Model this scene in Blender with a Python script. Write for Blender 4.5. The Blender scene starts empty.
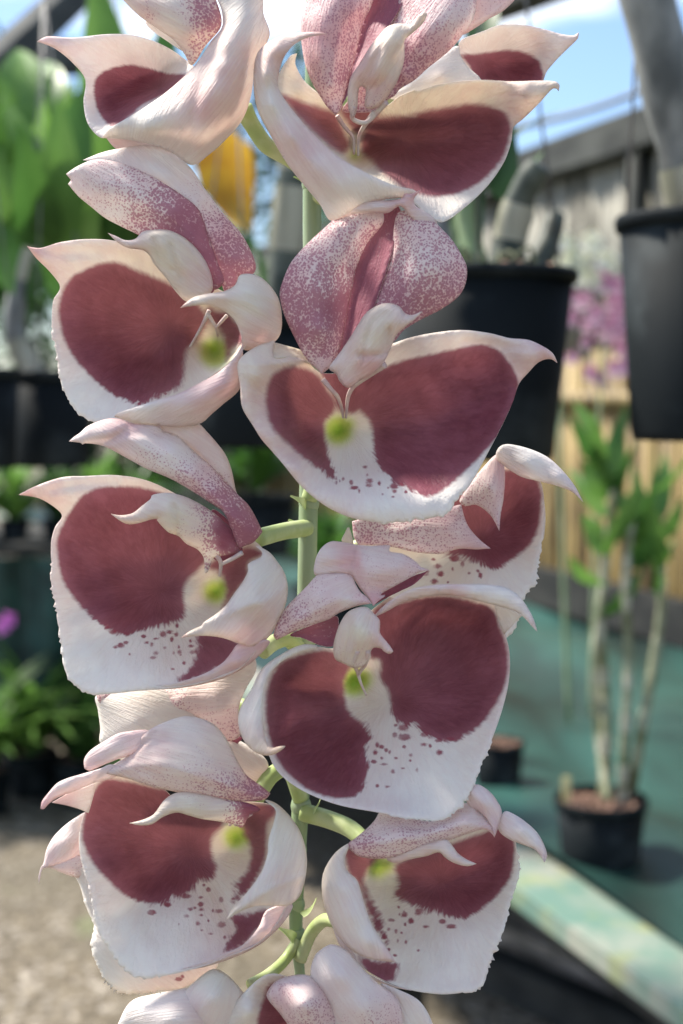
import bpy, bmesh, math, random
import numpy as np
from mathutils import Vector, Matrix, geometry
R = math.radians
random.seed(7); np.random.seed(7)
sc = bpy.context.scene
col = sc.collection

# ------------------------------------------------------------------ camera, sky, sun, exposure
FPX = 1400.0; W, H = 683, 1024
PITCH = math.atan((512-400)/FPX)
CAM = Vector((0, 0, 1.5))
cd = bpy.data.cameras.new('camera'); cam = bpy.data.objects.new('camera', cd); col.objects.link(cam)
cam.location = CAM; cam.rotation_euler = (R(90)-PITCH, 0, 0)
cd.sensor_fit = 'VERTICAL'; cd.sensor_height = 36; cd.sensor_width = 24; cd.lens = FPX/1024*36
cd.clip_start = 0.02; cd.clip_end = 500
cd.dof.use_dof = True; cd.dof.focus_distance = 0.425; cd.dof.aperture_fstop = 10.5
sc.camera = cam
FWD = Vector((0, math.cos(PITCH), -math.sin(PITCH))); UP = Vector((0, math.sin(PITCH), math.cos(PITCH))); RT = Vector((1, 0, 0))
def at(px, py, Y):                       # a pixel and a depth give a point of the place
    return CAM + FWD*Y + RT*((px-341.5)/FPX*Y) + UP*((512-py)/FPX*Y)

SUN_EL, SUN_AZ = R(52), R(-62)           # azimuth from +Y towards +X
w = bpy.data.worlds.new("World"); sc.world = w; w.use_nodes = True
nt = w.node_tree; nt.nodes.clear()
out = nt.nodes.new('ShaderNodeOutputWorld'); bg = nt.nodes.new('ShaderNodeBackground'); sky = nt.nodes.new('ShaderNodeTexSky')
sky.sky_type = 'NISHITA'; sky.sun_disc = False; sky.sun_elevation = SUN_EL; sky.sun_rotation = SUN_AZ
tc = nt.nodes.new('ShaderNodeTexCoord'); mp = nt.nodes.new('ShaderNodeMapping'); mp.inputs['Scale'].default_value = (1.0, 1.0, 2.4)
nz = nt.nodes.new('ShaderNodeTexNoise'); nz.inputs['Scale'].default_value = 2.6; nz.inputs['Detail'].default_value = 6
cr = nt.nodes.new('ShaderNodeValToRGB'); cr.color_ramp.elements[0].position = 0.54; cr.color_ramp.elements[1].position = 0.74
mx = nt.nodes.new('ShaderNodeMixRGB'); mx.inputs[2].default_value = (14, 13.6, 12.6, 1)
L = nt.links.new
L(tc.outputs['Generated'], mp.inputs[0]); L(mp.outputs[0], nz.inputs['Vector']); L(nz.outputs['Fac'], cr.inputs[0])
tn = nt.nodes.new('ShaderNodeMixRGB'); tn.blend_type = 'MULTIPLY'; tn.inputs[0].default_value = 1; tn.inputs[2].default_value = (.80, .88, 1, 1)
L(sky.outputs[0], tn.inputs[1]); L(cr.outputs[0], mx.inputs[0]); L(tn.outputs[0], mx.inputs[1]); L(mx.outputs[0], bg.inputs[0])
bg.inputs['Strength'].default_value = 0.09; L(bg.outputs[0], out.inputs[0])
sd = bpy.data.lights.new('sun', 'SUN'); sd.energy = 3.4; sd.angle = R(7); sd.color = (1, .93, .83)
so = bpy.data.objects.new('sun', sd); col.objects.link(so)
sdir = Vector((math.sin(SUN_AZ)*math.cos(SUN_EL), math.cos(SUN_AZ)*math.cos(SUN_EL), math.sin(SUN_EL)))
so.rotation_euler = sdir.to_track_quat('Z', 'Y').to_euler(); so.location = (-3, 1, 6)
sc.view_settings.view_transform = 'Standard'; sc.view_settings.look = 'None'; sc.view_settings.gamma = 1
sc.view_settings.exposure = 1.42

# ------------------------------------------------------------------ materials
def newmat(name):
    m = bpy.data.materials.new(name); m.use_nodes = True
    return m, m.node_tree, m.node_tree.nodes['Principled BSDF']
class NT:
    def __init__(s, nt): s.nt = nt
    def n(s, t, **k):
        o = s.nt.nodes.new(t)
        for a, b in k.items(): setattr(o, a, b)
        return o
    def link(s, v, inp):
        if isinstance(v, bpy.types.NodeSocket): s.nt.links.new(v, inp)
        elif isinstance(v, (tuple, list)): inp.default_value = tuple(v)+((1,) if len(v) == 3 and len(inp.default_value) == 4 else ())
        else: inp.default_value = v
    def math(s, op, a, b=0.0, c=None, clamp=False):
        o = s.n('ShaderNodeMath', operation=op, use_clamp=clamp); s.link(a, o.inputs[0]); s.link(b, o.inputs[1])
        if c is not None: s.link(c, o.inputs[2])
        return o.outputs[0]
    def mix(s, f, a, b, bt='MIX'):
        o = s.n('ShaderNodeMixRGB', blend_type=bt); s.link(f, o.inputs[0]); s.link(a, o.inputs[1]); s.link(b, o.inputs[2]); return o.outputs[0]
    def ramp(s, v, a, b, c=0.0, d=1.0):
        o = s.n('ShaderNodeMapRange', interpolation_type='SMOOTHSTEP')
        for i, x in enumerate((v, a, b, c, d)): s.link(x, o.inputs[i])
        return o.outputs[0]
    def attr(s, name): return s.n('ShaderNodeAttribute', attribute_name=name).outputs['Fac']
    def noise(s, vec, scale, detail=3, rough=.5):
        o = s.n('ShaderNodeTexNoise'); s.link(vec, o.inputs['Vector']); o.inputs['Scale'].default_value = scale
        o.inputs['Detail'].default_value = detail; o.inputs['Roughness'].default_value = rough; return o.outputs['Fac']
    def obj(s): return s.n('ShaderNodeTexCoord').outputs['Object']
    def mapping(s, vec, sc_, rot=(0, 0, 0)):
        o = s.n('ShaderNodeMapping'); s.link(vec, o.inputs[0]); o.inputs['Scale'].default_value = sc_; o.inputs['Rotation'].default_value = rot; return o.outputs[0]
    def bump(s, h, strength, dist, bsdf):
        o = s.n('ShaderNodeBump'); o.inputs['Strength'].default_value = strength; o.inputs['Distance'].default_value = dist
        s.link(h, o.inputs['Height']); s.nt.links.new(o.outputs[0], bsdf.inputs['Normal']); return o.outputs[0]

def petal_material():
    m, t, b = newmat('orchid_tissue'); q = NT(t); v = q.obj()
    n1 = q.noise(v, 55, 4); n2 = q.noise(v, 1300, 1.5); n3 = q.noise(v, 340, 3); n4 = q.noise(v, 130, 4)
    cv = q.n('ShaderNodeCombineXYZ')
    for i_, a_ in enumerate(('vx', 'vy', 'vz')): q.link(q.attr(a_), cv.inputs[i_])
    vn = q.noise(cv.outputs[0], 1.0, 3, .6); vf = q.noise(cv.outputs[0], 2.6, 2, .5)
    vein = q.math('SUBTRACT', 1.0, q.math('MULTIPLY', q.math('ABSOLUTE', q.math('SUBTRACT', vn, .5)), 9.0), clamp=True)      # thin lines
    base = q.mix(n1, (.94, .922, .86), (.91, .885, .82))
    spk = q.attr('spk'); cream = q.attr('cream')
    pk = q.math('MULTIPLY', q.math('MULTIPLY_ADD', spk, .12, q.attr('pink')), q.ramp(n1, .3, .7, .55, 1.15), clamp=True)
    pk = q.math('ADD', pk, q.math('MULTIPLY', q.math('SUBTRACT', vf, .54), .13), clamp=True)
    base = q.mix(pk, base, (.82, .52, .51))
    base = q.mix(q.math('MULTIPLY', cream, .75), base, (.82, .76, .50))
    base = q.mix(q.math('MULTIPLY', vein, q.math('MULTIPLY_ADD', pk, .18, .04)), base, (.62, .30, .34))
    # speckles: small dots that grow and run together where the attribute is high
    wv = q.n('ShaderNodeMixRGB'); wv.inputs[0].default_value = .0011
    nc = q.n('ShaderNodeTexNoise'); q.link(v, nc.inputs['Vector']); nc.inputs['Scale'].default_value = 700; t.links.new(v, wv.inputs[1]); t.links.new(nc.outputs['Color'], wv.inputs[2])
    vo = q.n('ShaderNodeTexVoronoi'); t.links.new(wv.outputs[0], vo.inputs['Vector']); vo.inputs['Scale'].default_value = 1350; vo.inputs['Randomness'].default_value = .9
    rr = q.math('ADD', q.math('MULTIPLY_ADD', spk, 1.08, -.14), q.math('MULTIPLY', q.math('SUBTRACT', n3, .5), .5))
    rr = q.math('ADD', rr, q.math('MULTIPLY', q.math('SUBTRACT', vf, .5), .35))
    sp = q.ramp(q.math('SUBTRACT', rr, vo.outputs['Distance']), -.14, .14)
    spc = q.mix(n3, (.40, .12, .18), (.52, .22, .28))
    base = q.mix(q.math('MULTIPLY', sp, q.ramp(spk, .15, .7, .45, .85)), base, spc)
    base = q.mix(q.ramp(spk, .7, 1.05, 0, .8), base, q.mix(vf, (.24, .045, .085), (.38, .10, .15)))
    gr = q.attr('green')
    base = q.mix(q.ramp(gr, -10, 1), base, (.78, .81, .46)); base = q.mix(q.ramp(q.math('ADD', gr, q.math('MULTIPLY', q.math('SUBTRACT', n3, .5), 3.0)), -4.5, 4.0), base, q.mix(q.ramp(gr, 2, 10), (.55, .66, .14), (.34, .52, .05)))
    # the big maroon blotches: soft towards the throat, ragged where they end in dots
    rag = q.math('MULTIPLY_ADD', q.attr('rag'), .85, .25)
    e = q.math('ADD', q.attr('blotch'), q.math('MULTIPLY', q.math('SUBTRACT', n3, .5), q.math('MULTIPLY', rag, 8.0)))
    e = q.math('ADD', e, q.math('MULTIPLY', q.math('SUBTRACT', vf, .5), q.math('MULTIPLY', rag, 11.0)))
    e = q.math('DIVIDE', e, q.math('MULTIPLY_ADD', cream, 2.2, 1.0))
    bl = q.ramp(e, -1.8, 2.4)
    bc = q.mix(q.ramp(n1, .3, .7), (.225, .050, .078), (.34, .105, .145))
    bc = q.mix(q.ramp(n4, .35, .75, 0, .5), bc, (.15, .026, .042))
    bc = q.mix(q.ramp(vf, .35, .72, 0, .28), bc, (.37, .12, .155))
    bc = q.mix(q.math('MULTIPLY', vein, .30), bc, (.17, .03, .05))
    bc = q.mix(q.ramp(q.attr('blotch'), 14, 1, 0, .32), bc, (.44, .17, .21))
    bc = q.mix(q.math('MULTIPLY', cream, .45, clamp=True), bc, (.46, .22, .20))
    base = q.mix(bl, base, bc)
    s2 = q.ramp(q.math('ADD', q.attr('spot'), q.math('MULTIPLY', q.math('SUBTRACT', n2, .5), 1.5)), -.9, .8)
    base = q.mix(q.math('MULTIPLY', s2, q.ramp(n4, .3, .6, .6, .95)), base, (.33, .07, .10))
    q.link(base, b.inputs['Base Color']); b.inputs['Roughness'].default_value = .52
    b.inputs['Specular IOR Level'].default_value = .28
    b.inputs['Sheen Weight'].default_value = .10
    h = q.math('ADD', q.math('MULTIPLY', vf, .20), q.math('ADD', q.math('MULTIPLY', n2, .28), q.math('MULTIPLY', vein, -.25)))
    nrm = q.bump(h, .5, .0009, b)
    tr = q.n('ShaderNodeBsdfTranslucent'); q.link(q.mix(.05, base, (1, .88, .78)), tr.inputs[0]); q.link(nrm, tr.inputs['Normal'])
    ms = q.n('ShaderNodeMixShader'); ms.inputs[0].default_value = .38
    t.links.new(b.outputs[0], ms.inputs[1]); t.links.new(tr.outputs[0], ms.inputs[2])
    t.links.new(ms.outputs[0], t.nodes['Material Output'].inputs[0])
    return m
TISSUE = petal_material()

def simple(name, c1, c2, scale=20, rough=.6, bump=.2, dist=.002, stretch=(1, 1, 1), trans=0, detail=4, spec=.4, lo=.35, hi=.65):
    m, t, b = newmat(name); q = NT(t); v = q.mapping(q.obj(), stretch)
    n = q.noise(v, scale, detail)
    c = q.mix(q.ramp(n, lo, hi), c1, c2); q.link(c, b.inputs['Base Color'])
    b.inputs['Roughness'].default_value = rough; b.inputs['Specular IOR Level'].default_value = spec
    if bump: q.bump(n, bump, dist, b)
    if trans:
        tr = q.n('ShaderNodeBsdfTranslucent'); q.link(c, tr.inputs[0]); ms = q.n('ShaderNodeMixShader'); ms.inputs[0].default_value = trans
        t.links.new(b.outputs[0], ms.inputs[1]); t.links.new(tr.outputs[0], ms.inputs[2]); t.links.new(ms.outputs[0], t.nodes['Material Output'].inputs[0])
    return m
M = dict(
    stem=simple('green_stem', (.22, .31, .15), (.34, .42, .25), 60, .45, .1, .0005, (1, 1, .2), trans=.1),
    pedicel=simple('pale_pedicel', (.40, .50, .18), (.56, .62, .34), 90, .45, .1, .0004, trans=.15),
    thread=simple('cream_thread', (.75, .66, .58), (.70, .52, .48), 300, .5, 0, trans=.2),
    blackpot=simple('black_plastic', (.010, .013, .0145), (.036, .044, .046), 14, .65, .2, .0008, spec=.07, detail=7, lo=.48, hi=.74),
    soil=simple('bark_chips', (.09, .055, .035), (.36, .22, .16), 60, .9, 1, .01),
    darkcane=simple('dark_cane', (.02, .03, .02), (.10, .115, .09), 30, .6, .3, .002),
    cane=simple('grey_cane', (.07, .075, .07), (.27, .28, .26), 26, .7, .3, .002, (1, 1, .5)),
    palecane=simple('pale_cane', (.10, .115, .045), (.30, .31, .21), 22, .6, .2, .001),
    sheath=simple('papery_sheath', (.19, .19, .13), (.40, .39, .30), 40, .8, .3, .001, (1, 1, .2)),
    leaf=simple('leaf_green', (.04, .115, .020), (.09, .21, .04), 14, .42, .15, .002, (1, 1, .3), trans=.35),
    leafy=simple('light_leaf_green', (.10, .22, .04), (.18, .34, .07), 14, .42, .1, .002, (1, 1, .3), trans=.4),
    darkleaf=simple('dark_leaf_green', (.025, .07, .02), (.06, .14, .035), 9, .5, .1, .002, trans=.3),
    yellowleaf=simple('yellow_leaf', (.50, .24, .015), (.66, .38, .03), 25, .5, .1, .001, trans=.45),
    teal=simple('teal_shade_cloth', (.003, .016, .013), (.022, .088, .073), 4, .5, .3, .01, (1, .25, 1), lo=.35, hi=.75),
    paint=None,
    bamboo=simple('tan_bamboo', (.09, .058, .018), (.35, .25, .09), 7, .6, .3, .003, (6, 6, .35), lo=.38, hi=.6),
    sheet=simple('weathered_sheet', (.12, .115, .09), (.40, .385, .32), 5, .7, .2, .003, (5, 5, .5), lo=.4, hi=.6),
    beam=simple('weathered_timber', (.025, .028, .025), (.065, .07, .062), 12, .8, .4, .004, (1, .2, 1)),
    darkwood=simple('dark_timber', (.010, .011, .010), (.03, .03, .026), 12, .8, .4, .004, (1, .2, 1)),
    logwood=simple('brown_log', (.17, .14, .105), (.36, .30, .24), 15, .9, .5, .006, (1, .2, 1)),
    wire=simple('galvanised_wire', (.12, .12, .12), (.2, .2, .2), 50, .4, 0),
    purple=simple('purple_petal', (.42, .11, .25), (.85, .58, .68), 30, .5, .1, .001, trans=.3),
    cream=simple('cream_petal', (.78, .77, .5), (.9, .9, .82), 30, .5, .1, .001, trans=.3),
    magenta=simple('magenta_petal', (.55, .10, .50), (.72, .25, .66), 30, .5, .1, .001, trans=.3),
    tag=simple('wooden_label', (.55, .47, .20), (.66, .58, .3), 30, .7, .1, .001),
    bark=simple('tree_bark', (.08, .065, .05), (.17, .14, .11), 12, .9, .6, .01, (1, 1, .3)),
)
def gravel():
    m, t, b = newmat('gravel_path'); q = NT(t); v = q.obj()
    vo = q.n('ShaderNodeTexVoronoi'); q.link(v, vo.inputs['Vector']); vo.inputs['Scale'].default_value = 42
    sepc = q.n('ShaderNodeSeparateColor'); t.links.new(vo.outputs['Color'], sepc.inputs[0])
    c = q.mix(sepc.outputs[0], (.075, .058, .036), (.21, .175, .12))
    c = q.mix(q.ramp(sepc.outputs[1], .7, 1), c, (.36, .32, .26))
    c = q.mix(q.ramp(q.noise(v, 1.3, 5), .35, .7, 0, .8), c, (.11, .095, .065))
    c = q.mix(q.ramp(q.noise(v, 2.1, 5), .60, .72, 0, .6), c, (.13, .19, .06))
    q.link(c, b.inputs['Base Color']); b.inputs['Roughness'].default_value = .9
    h = q.math('SUBTRACT', 1.0, vo.outputs['Distance']); q.bump(h, 1.0, .012, b)
    return m
def paint():
    m, t, b = newmat('peeling_paint'); q = NT(t); v = q.obj()
    n = q.noise(v, 9, 5, .6); n2 = q.noise(v, 4, 3); n3 = q.noise(q.mapping(v, (1, 1, 1), (1, 0, 0)), 13, 4)
    c = q.mix(q.ramp(n, .36, .66), (.11, .20, .155), (.28, .29, .235))
    c = q.mix(q.ramp(n2, .5, .66, 0, .6), c, (.32, .23, .20))
    c = q.mix(q.ramp(n3, .58, .70, 0, .5), c, (.26, .28, .09))
    q.link(c, b.inputs['Base Color']); b.inputs['Roughness'].default_value = .6; q.bump(n, .4, .003, b); return m
M['gravel'] = gravel(); M['paint'] = paint()

# ------------------------------------------------------------------ object helpers
WORLD = {}
def link(o, parent, origin):
    col.objects.link(o); o['_'] = 0; del o['_']
    po = WORLD[parent.name] if parent else Vector((0, 0, 0))
    if parent: o.parent = parent
    o.location = Vector(origin)-po; WORLD[o.name] = Vector(origin)
def tag(o, label=None, cat=None, group=None, kind=None):
    if label: o['label'] = label
    if cat: o['category'] = cat
    if group: o['group'] = group
    if kind: o['kind'] = kind
    return o
def thing(name, loc, label, cat, group=None):
    o = bpy.data.objects.new(name, None); o.empty_display_size = .02; link(o, None, loc); return tag(o, label, cat, group)
class MB:
    def __init__(s): s.v = []; s.f = []; s.mi = []; s.at = {}
    def add(s, vs, fs, mi=0, attrs=None):
        k = len(s.v); s.v += [tuple(x) for x in vs]; s.f += [tuple(i+k for i in f) for f in fs]; s.mi += [mi]*len(fs)
        n = len(vs)
        for key in set(s.at) | set(attrs or {}):
            if key not in s.at: s.at[key] = [DEF.get(key, 0.0)]*k
            s.at[key] += list(attrs[key]) if attrs and key in attrs else [DEF.get(key, 0.0)]*n
    def build(s, name, mats, parent=None, origin=None, smooth=True):
        if not isinstance(mats, (list, tuple)): mats = [mats]
        vs = np.array(s.v, dtype=float)
        if origin is None: origin = Vector(((vs[:, 0].min()+vs[:, 0].max())/2, (vs[:, 1].min()+vs[:, 1].max())/2, vs[:, 2].min()))
        vs = vs-np.array(origin)
        me = bpy.data.meshes.new(name); me.from_pydata(vs.tolist(), [], s.f); me.update()
        for mt in mats: me.materials.append(mt)
        me.polygons.foreach_set('material_index', s.mi)
        if smooth: me.polygons.foreach_set('use_smooth', [True]*len(s.f))
        for key, val in s.at.items():
            a = me.attributes.new(key, 'FLOAT', 'POINT'); a.data.foreach_set('value', np.array(val, dtype=np.float32))
        o = bpy.data.objects.new(name, me); link(o, parent, origin); return o
DEF = {'blotch': -99.0, 'green': -99.0, 'spot': -9.0}
def catmull(P, n=6, closed=False, sharp=None):
    P = [np.array(p, dtype=float) for p in P]; N = len(P); out = []
    T = []
    for i in range(N):
        if sharp and sharp[i]: T.append(P[0]*0)
        elif closed: T.append((P[(i+1) % N]-P[i-1])*.5)
        else: T.append((P[min(i+1, N-1)]-P[max(i-1, 0)])*.5)
    for i in range(N if closed else N-1):
        a, b = P[i], P[(i+1) % N]; L_ = np.linalg.norm((b-a)[:2]); ta, tb = T[i], T[(i+1) % N]
        # keep tangents no longer than the chord: no overshoot
        for tt in (ta, tb): pass
        la, lb = np.linalg.norm(ta[:2]), np.linalg.norm(tb[:2])
        if la > L_: ta = ta*L_/la
        if lb > L_: tb = tb*L_/lb
        for k in range(n):
            t = k/n; out.append((2*t**3-3*t**2+1)*a+(t**3-2*t**2+t)*ta+(-2*t**3+3*t**2)*b+(t**3-t**2)*tb)
    if not closed: out.append(P[-1])
    return out
def tube(mb, pts, rad, seg=10, n=6, mi=0, cap=True, attrs=None):
    P = catmull([list(p)+[r] for p, r in zip(pts, rad)], n) if n > 1 else [np.array(list(p)+[r]) for p, r in zip(pts, rad)]
    P = [(Vector(p[:3]), float(p[3])) for p in P]
    vs = []; fs = []; prev = None
    for i, (p, r) in enumerate(P):
        d = (P[min(i+1, len(P)-1)][0]-P[max(i-1, 0)][0]).normalized()
        if prev is None: u = d.orthogonal().normalized()
        else:
            u = prev-d*prev.dot(d); u = u.normalized() if u.length > 1e-6 else d.orthogonal().normalized()
        prev = u; vv = d.cross(u)
        for k in range(seg):
            a = 2*math.pi*k/seg; vs.append(p+(u*math.cos(a)+vv*math.sin(a))*r)
    for i in range(len(P)-1):
        for k in range(seg):
            fs.append((i*seg+k, i*seg+(k+1) % seg, (i+1)*seg+(k+1) % seg, (i+1)*seg+k))
    if cap: fs.append(tuple(range(seg))[::-1]); fs.append(tuple((len(P)-1)*seg+k for k in range(seg)))
    mb.add(vs, fs, mi, {k: [v]*len(vs) for k, v in (attrs or {}).items()})
def box(mb, c, s, rz=0, mi=0, mtx=None):
    m = mtx or (Matrix.Translation(Vector(c)) @ Matrix.Rotation(rz, 4, 'Z'))
    vs = [m @ Vector((x*s[0]/2, y*s[1]/2, z*s[2]/2)) for x in (-1, 1) for y in (-1, 1) for z in (-1, 1)]
    mb.add(vs, [(0, 1, 3, 2), (4, 6, 7, 5), (0, 4, 5, 1), (2, 3, 7, 6), (0, 2, 6, 4), (1, 5, 7, 3)], mi)
def lathe(mb, c, prof, seg=40, mi=0, mtx=None):
    m = mtx or Matrix.Translation(Vector(c)); vs = []; fs = []
    for r, z in prof:
        for k in range(seg):
            a = 2*math.pi*k/seg; vs.append(m @ Vector((r*math.cos(a), r*math.sin(a), z)))
    for i in range(len(prof)-1):
        for k in range(seg): fs.append((i*seg+k, i*seg+(k+1) % seg, (i+1)*seg+(k+1) % seg, (i+1)*seg+k))
    mb.add(vs, fs, mi)
def blade(mb, a, b, width, sag=.15, n=9, fold=.25, side=None, mi=0, tw=0.0, shape=.45):
    """a leaf from a to b: midrib sagging, two halves folded about it"""
    a = Vector(a); b = Vector(b); d = b-a; Ln = d.length
    s = side or d.cross(Vector((0, 0, 1)));  s = s.normalized() if s.length > 1e-5 else Vector((1, 0, 0))
    up = s.cross(d).normalized(); vs = []; fs = []
    for i in range(n+1):
        t = i/n; p = a+d*t+up*(sag*Ln*math.sin(math.pi*t))
        wd = width*.5*(math.sin(math.pi*min(1, t**shape*.98+.02)))**.8 if t < 1 else 0.0005
        wd = max(wd, width*.04*(1-t))
        ss = (Matrix.Rotation(tw*t, 3, d.normalized()) @ s); uu = Matrix.Rotation(tw*t, 3, d.normalized()) @ up
        for k in (-1, -.5, 0, .5, 1): vs.append(p+ss*wd*k+uu*(abs(k)*wd*fold)+uu*random.uniform(-.02, .02)*wd)
    for i in range(n):
        for k in range(4): fs.append((i*5+k, i*5+k+1, (i+1)*5+k+1, (i+1)*5+k))
    mb.add(vs, fs, mi)
# ------------------------------------------------------------------ orchid flowers: curved sheets of tissue with real depth and thickness
S0 = 0.42; MM = S0/FPX
FR = dict(A=(30, 0, 2.846), B=(245, 0, 4.018), C=(400, 0, 3.595), D=(20, 130, 4.879), E=(150, 130, 4.879), G=(50, 270, 3.252),
          H=(230, 190, 4.018), I=(390, 190, 4.018), J=(240, 330, 3.105), K=(10, 400, 4.553), L=(150, 400, 4.553), M=(40, 560, 2.846),
          N=(330, 430, 2.627), O=(230, 520, 4.269), P=(380, 540, 4.269), Q=(250, 680, 2.277), R=(30, 640, 4.269), S=(170, 640, 4.269),
          T=(60, 840, 2.530), U=(310, 770, 2.732), V=(110, 880, 2.070), Y=(230, 440, 1.897), Z=(20, 680, 2.203), X=(0, 400, 2.203),
          w=(230, 180, 1.897), p=(0, 0, 1.0))
def pts(s, d=0.0):
    """curve points 'F x,y[,depth][!]': a letter sets the drawing sheet, ! marks a sharp corner"""
    fr = FR['p']; o = []; sh = []
    for t in s.split():
        if t in FR: fr = FR[t]; continue
        s_ = t.endswith('!'); t = t.rstrip('!')
        q = [float(x) for x in t.split(',')]
        o.append((fr[0]+q[0]/fr[2], fr[1]+q[1]/fr[2], q[2] if len(q) > 2 else d)); sh.append(s_)
    return o, sh
def w3(P, base=0.0):
    """sheet coordinates (x, y, height) to the place, in metres"""
    P = np.asarray(P, dtype=float); Yd = S0-(P[:, 2]+base)*MM
    X = (P[:, 0]-341.5)/FPX*Yd; U_ = (512-P[:, 1])/FPX*Yd
    c = np.array(CAM)[None]; return c+np.outer(Yd, FWD)+np.outer(X, RT)+np.outer(U_, UP)
def inside(q, poly):
    x, y = q[:, 0], q[:, 1]; r = np.zeros(len(q), bool); n = len(poly); j = n-1
    for i in range(n):
        xi, yi = poly[i][:2]; xj, yj = poly[j][:2]
        c = ((yi > y) != (yj > y)) & (x < (xj-xi)*(y-yi)/((yj-yi) or 1e-9)+xi); r ^= c; j = i
    return r
def dist(q, poly, closed=True):
    P = np.asarray(poly)[:, :2]; A = P if closed else P[:-1]; B = np.roll(P, -1, 0) if closed else P[1:]
    best = np.full(len(q), 1e9)
    for a, b in zip(A, B):
        ab = b-a; t = np.clip(((q-a) @ ab)/(ab @ ab+1e-9), 0, 1); best = np.minimum(best, np.hypot(*(q-a-np.outer(t, ab)).T))
    return best
def smooth_poly(s, n=6):
    o, sh = pts(s); return np.array(catmull(o, n, True, sh))
def field(q, val):
    if isinstance(val, (int, float)): return np.full(len(q), float(val))
    P, _ = pts(val); P = np.array(P); dd = np.hypot(q[:, None, 0]-P[None, :, 0], q[:, None, 1]-P[None, :, 1])+2
    wt = dd**-2.5; return (wt*P[:, 2]).sum(1)/wt.sum(1)
def rbf(C, V, q):
    C = np.asarray(C); V = np.asarray(V); sc_ = 100.0; C = C/sc_; q = q/sc_
    def ph(r): return r*r*np.log(r+1e-9)
    n = len(C); K = ph(np.hypot(C[:, None, 0]-C[None, :, 0], C[:, None, 1]-C[None, :, 1]))+np.eye(n)*2e-3
    P = np.c_[np.ones(n), C]; Am = np.r_[np.c_[K, P], np.c_[P.T, np.zeros((3, 3))]]
    s = np.linalg.solve(Am, np.r_[V, 0, 0, 0])
    return ph(np.hypot(q[:, None, 0]-C[None, :, 0], q[:, None, 1]-C[None, :, 1])) @ s[:n]+np.c_[np.ones(len(q)), q] @ s[n:]
def patch(mb, outline, base=0, d=0, ins='', infl=0, iw=25, roll=0, rw=5, blotch=(), green='', spots='', spk=0, pink=.15, cream=0,
          th=2.2, fringe=None, step=3.0, wave=0.0, backpink=.35, relief=1.0, creases=(), vein=None):
    o, sh = pts(outline, d); C = np.array(catmull(o, 6, True, sh))
    # resample the outline evenly
    seg = np.r_[0, np.cumsum(np.hypot(*(np.roll(C, -1, 0)-C)[:, :2].T))]; Ln = seg[-1]; n = max(12, int(Ln/2.2))
    cc = np.r_[C, C[:1]]; tt = np.linspace(0, Ln, n, endpoint=False)
    B = np.c_[[np.interp(tt, seg, cc[:, k]) for k in range(3)]].T
    if sum(sh):
        for (x, y, z), s_ in zip(o, sh):
            if s_: k = np.argmin(np.hypot(B[:, 0]-x, B[:, 1]-y)); B[k] = (x, y, z)
    if fringe is not None:
        ctr = B[:, :2].mean(0)
        for k in range(n):
            if fringe[0] < B[k, 0] < fringe[2] and fringe[1] < B[k, 1] < fringe[3]:
                v = B[k, :2]-ctr; v /= np.linalg.norm(v); am_ = .35+1.1*abs(math.sin(k*.13+B[0, 0]))*abs(math.sin(k*.047+1)); B[k, :2] += v*(am_*random.uniform(-1.3, 1.3)+(random.uniform(.5, 2.2)*am_ if random.random() < .25 else 0)+1.2*math.sin(k*.21))
    bb = B[:, :2]; x0, y0 = bb.min(0); x1, y1 = bb.max(0); g = []
    r = 0
    y = y0
    while y < y1:
        xs = np.arange(x0+(step/2 if r % 2 else 0), x1, step); g.append(np.c_[xs, np.full(len(xs), y)]); y += step*.87; r += 1
    g = np.concatenate(g); g = g[inside(g, bb)]; g = g[dist(g, bb) > step*.45]
    extra = []
    SP = []
    if spots:
        SP = [(x, y, r_*random.uniform(.62, 1.08)) for x, y, r_ in pts(spots, 2.0)[0]]
        for (sx, sy, sr) in SP:
            extra.append((sx, sy))
            for rr in (sr*.8, sr*1.3, sr*1.9):
                for k in range(8): extra.append((sx+rr*math.cos(k*.785+rr), sy+rr*math.sin(k*.785+rr)))
        e = np.array(extra); e = e[inside(e, bb)]; e = e[dist(e, bb) > 1.2]; g = np.r_[g, e]
    allp = np.r_[bb, g]; nb = len(bb)
    vs, es, fs, *_ = geometry.delaunay_2d_cdt([Vector(p) for p in allp], [(i, (i+1) % nb) for i in range(nb)], [], 0, 1e-5, False)
    q = np.array([tuple(v) for v in vs]); F = np.array([tuple(f) for f in fs])
    cen = q[F].mean(1); F = F[inside(cen, bb)]
    # height
    k = max(1, nb//36); Cc = list(bb[::k]); Vv = list(B[::k, 2])
    if ins:
        for (x, y, z) in pts(ins)[0]: Cc.append((x, y)); Vv.append(z)
    h = rbf(Cc, Vv, q); ed = dist(q, bb)
    if relief != 1 and ins: hb = rbf(bb[::k], B[::k, 2], q); h = hb+relief*(h-hb)
    if infl: t = np.clip(ed/iw, 0, 1); h = h+infl*np.sqrt(np.clip(1-(1-t)**2, 0, 1))
    roll *= .4; th = th*.75 if roll else th
    if roll: h = h-roll*np.clip(1-ed/rw, 0, 1)**2
    ph_ = np.random.uniform(0, 6, 8); rel = sum(np.sin(q[:, 0]*fx+q[:, 1]*fy+ph_[i]) for i, (fx, fy) in enumerate(((.07, .05), (-.06, .09), (.16, -.05), (.05, .19), (-.21, .12))))
    h = h+rel*.42*np.clip(ed/12, 0, 1)
    if green:
        for (x, y, r_) in pts(green)[0][:1]: h = h-1.1*r_*np.exp(-(np.hypot(q[:, 0]-x, q[:, 1]-y)/(r_*.95))**2)
    for (cs, am, cw) in creases:
        cp = np.array(catmull(pts(cs)[0], 5)); h = h+am*np.exp(-(dist(q, cp, False)/cw)**2)
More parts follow.
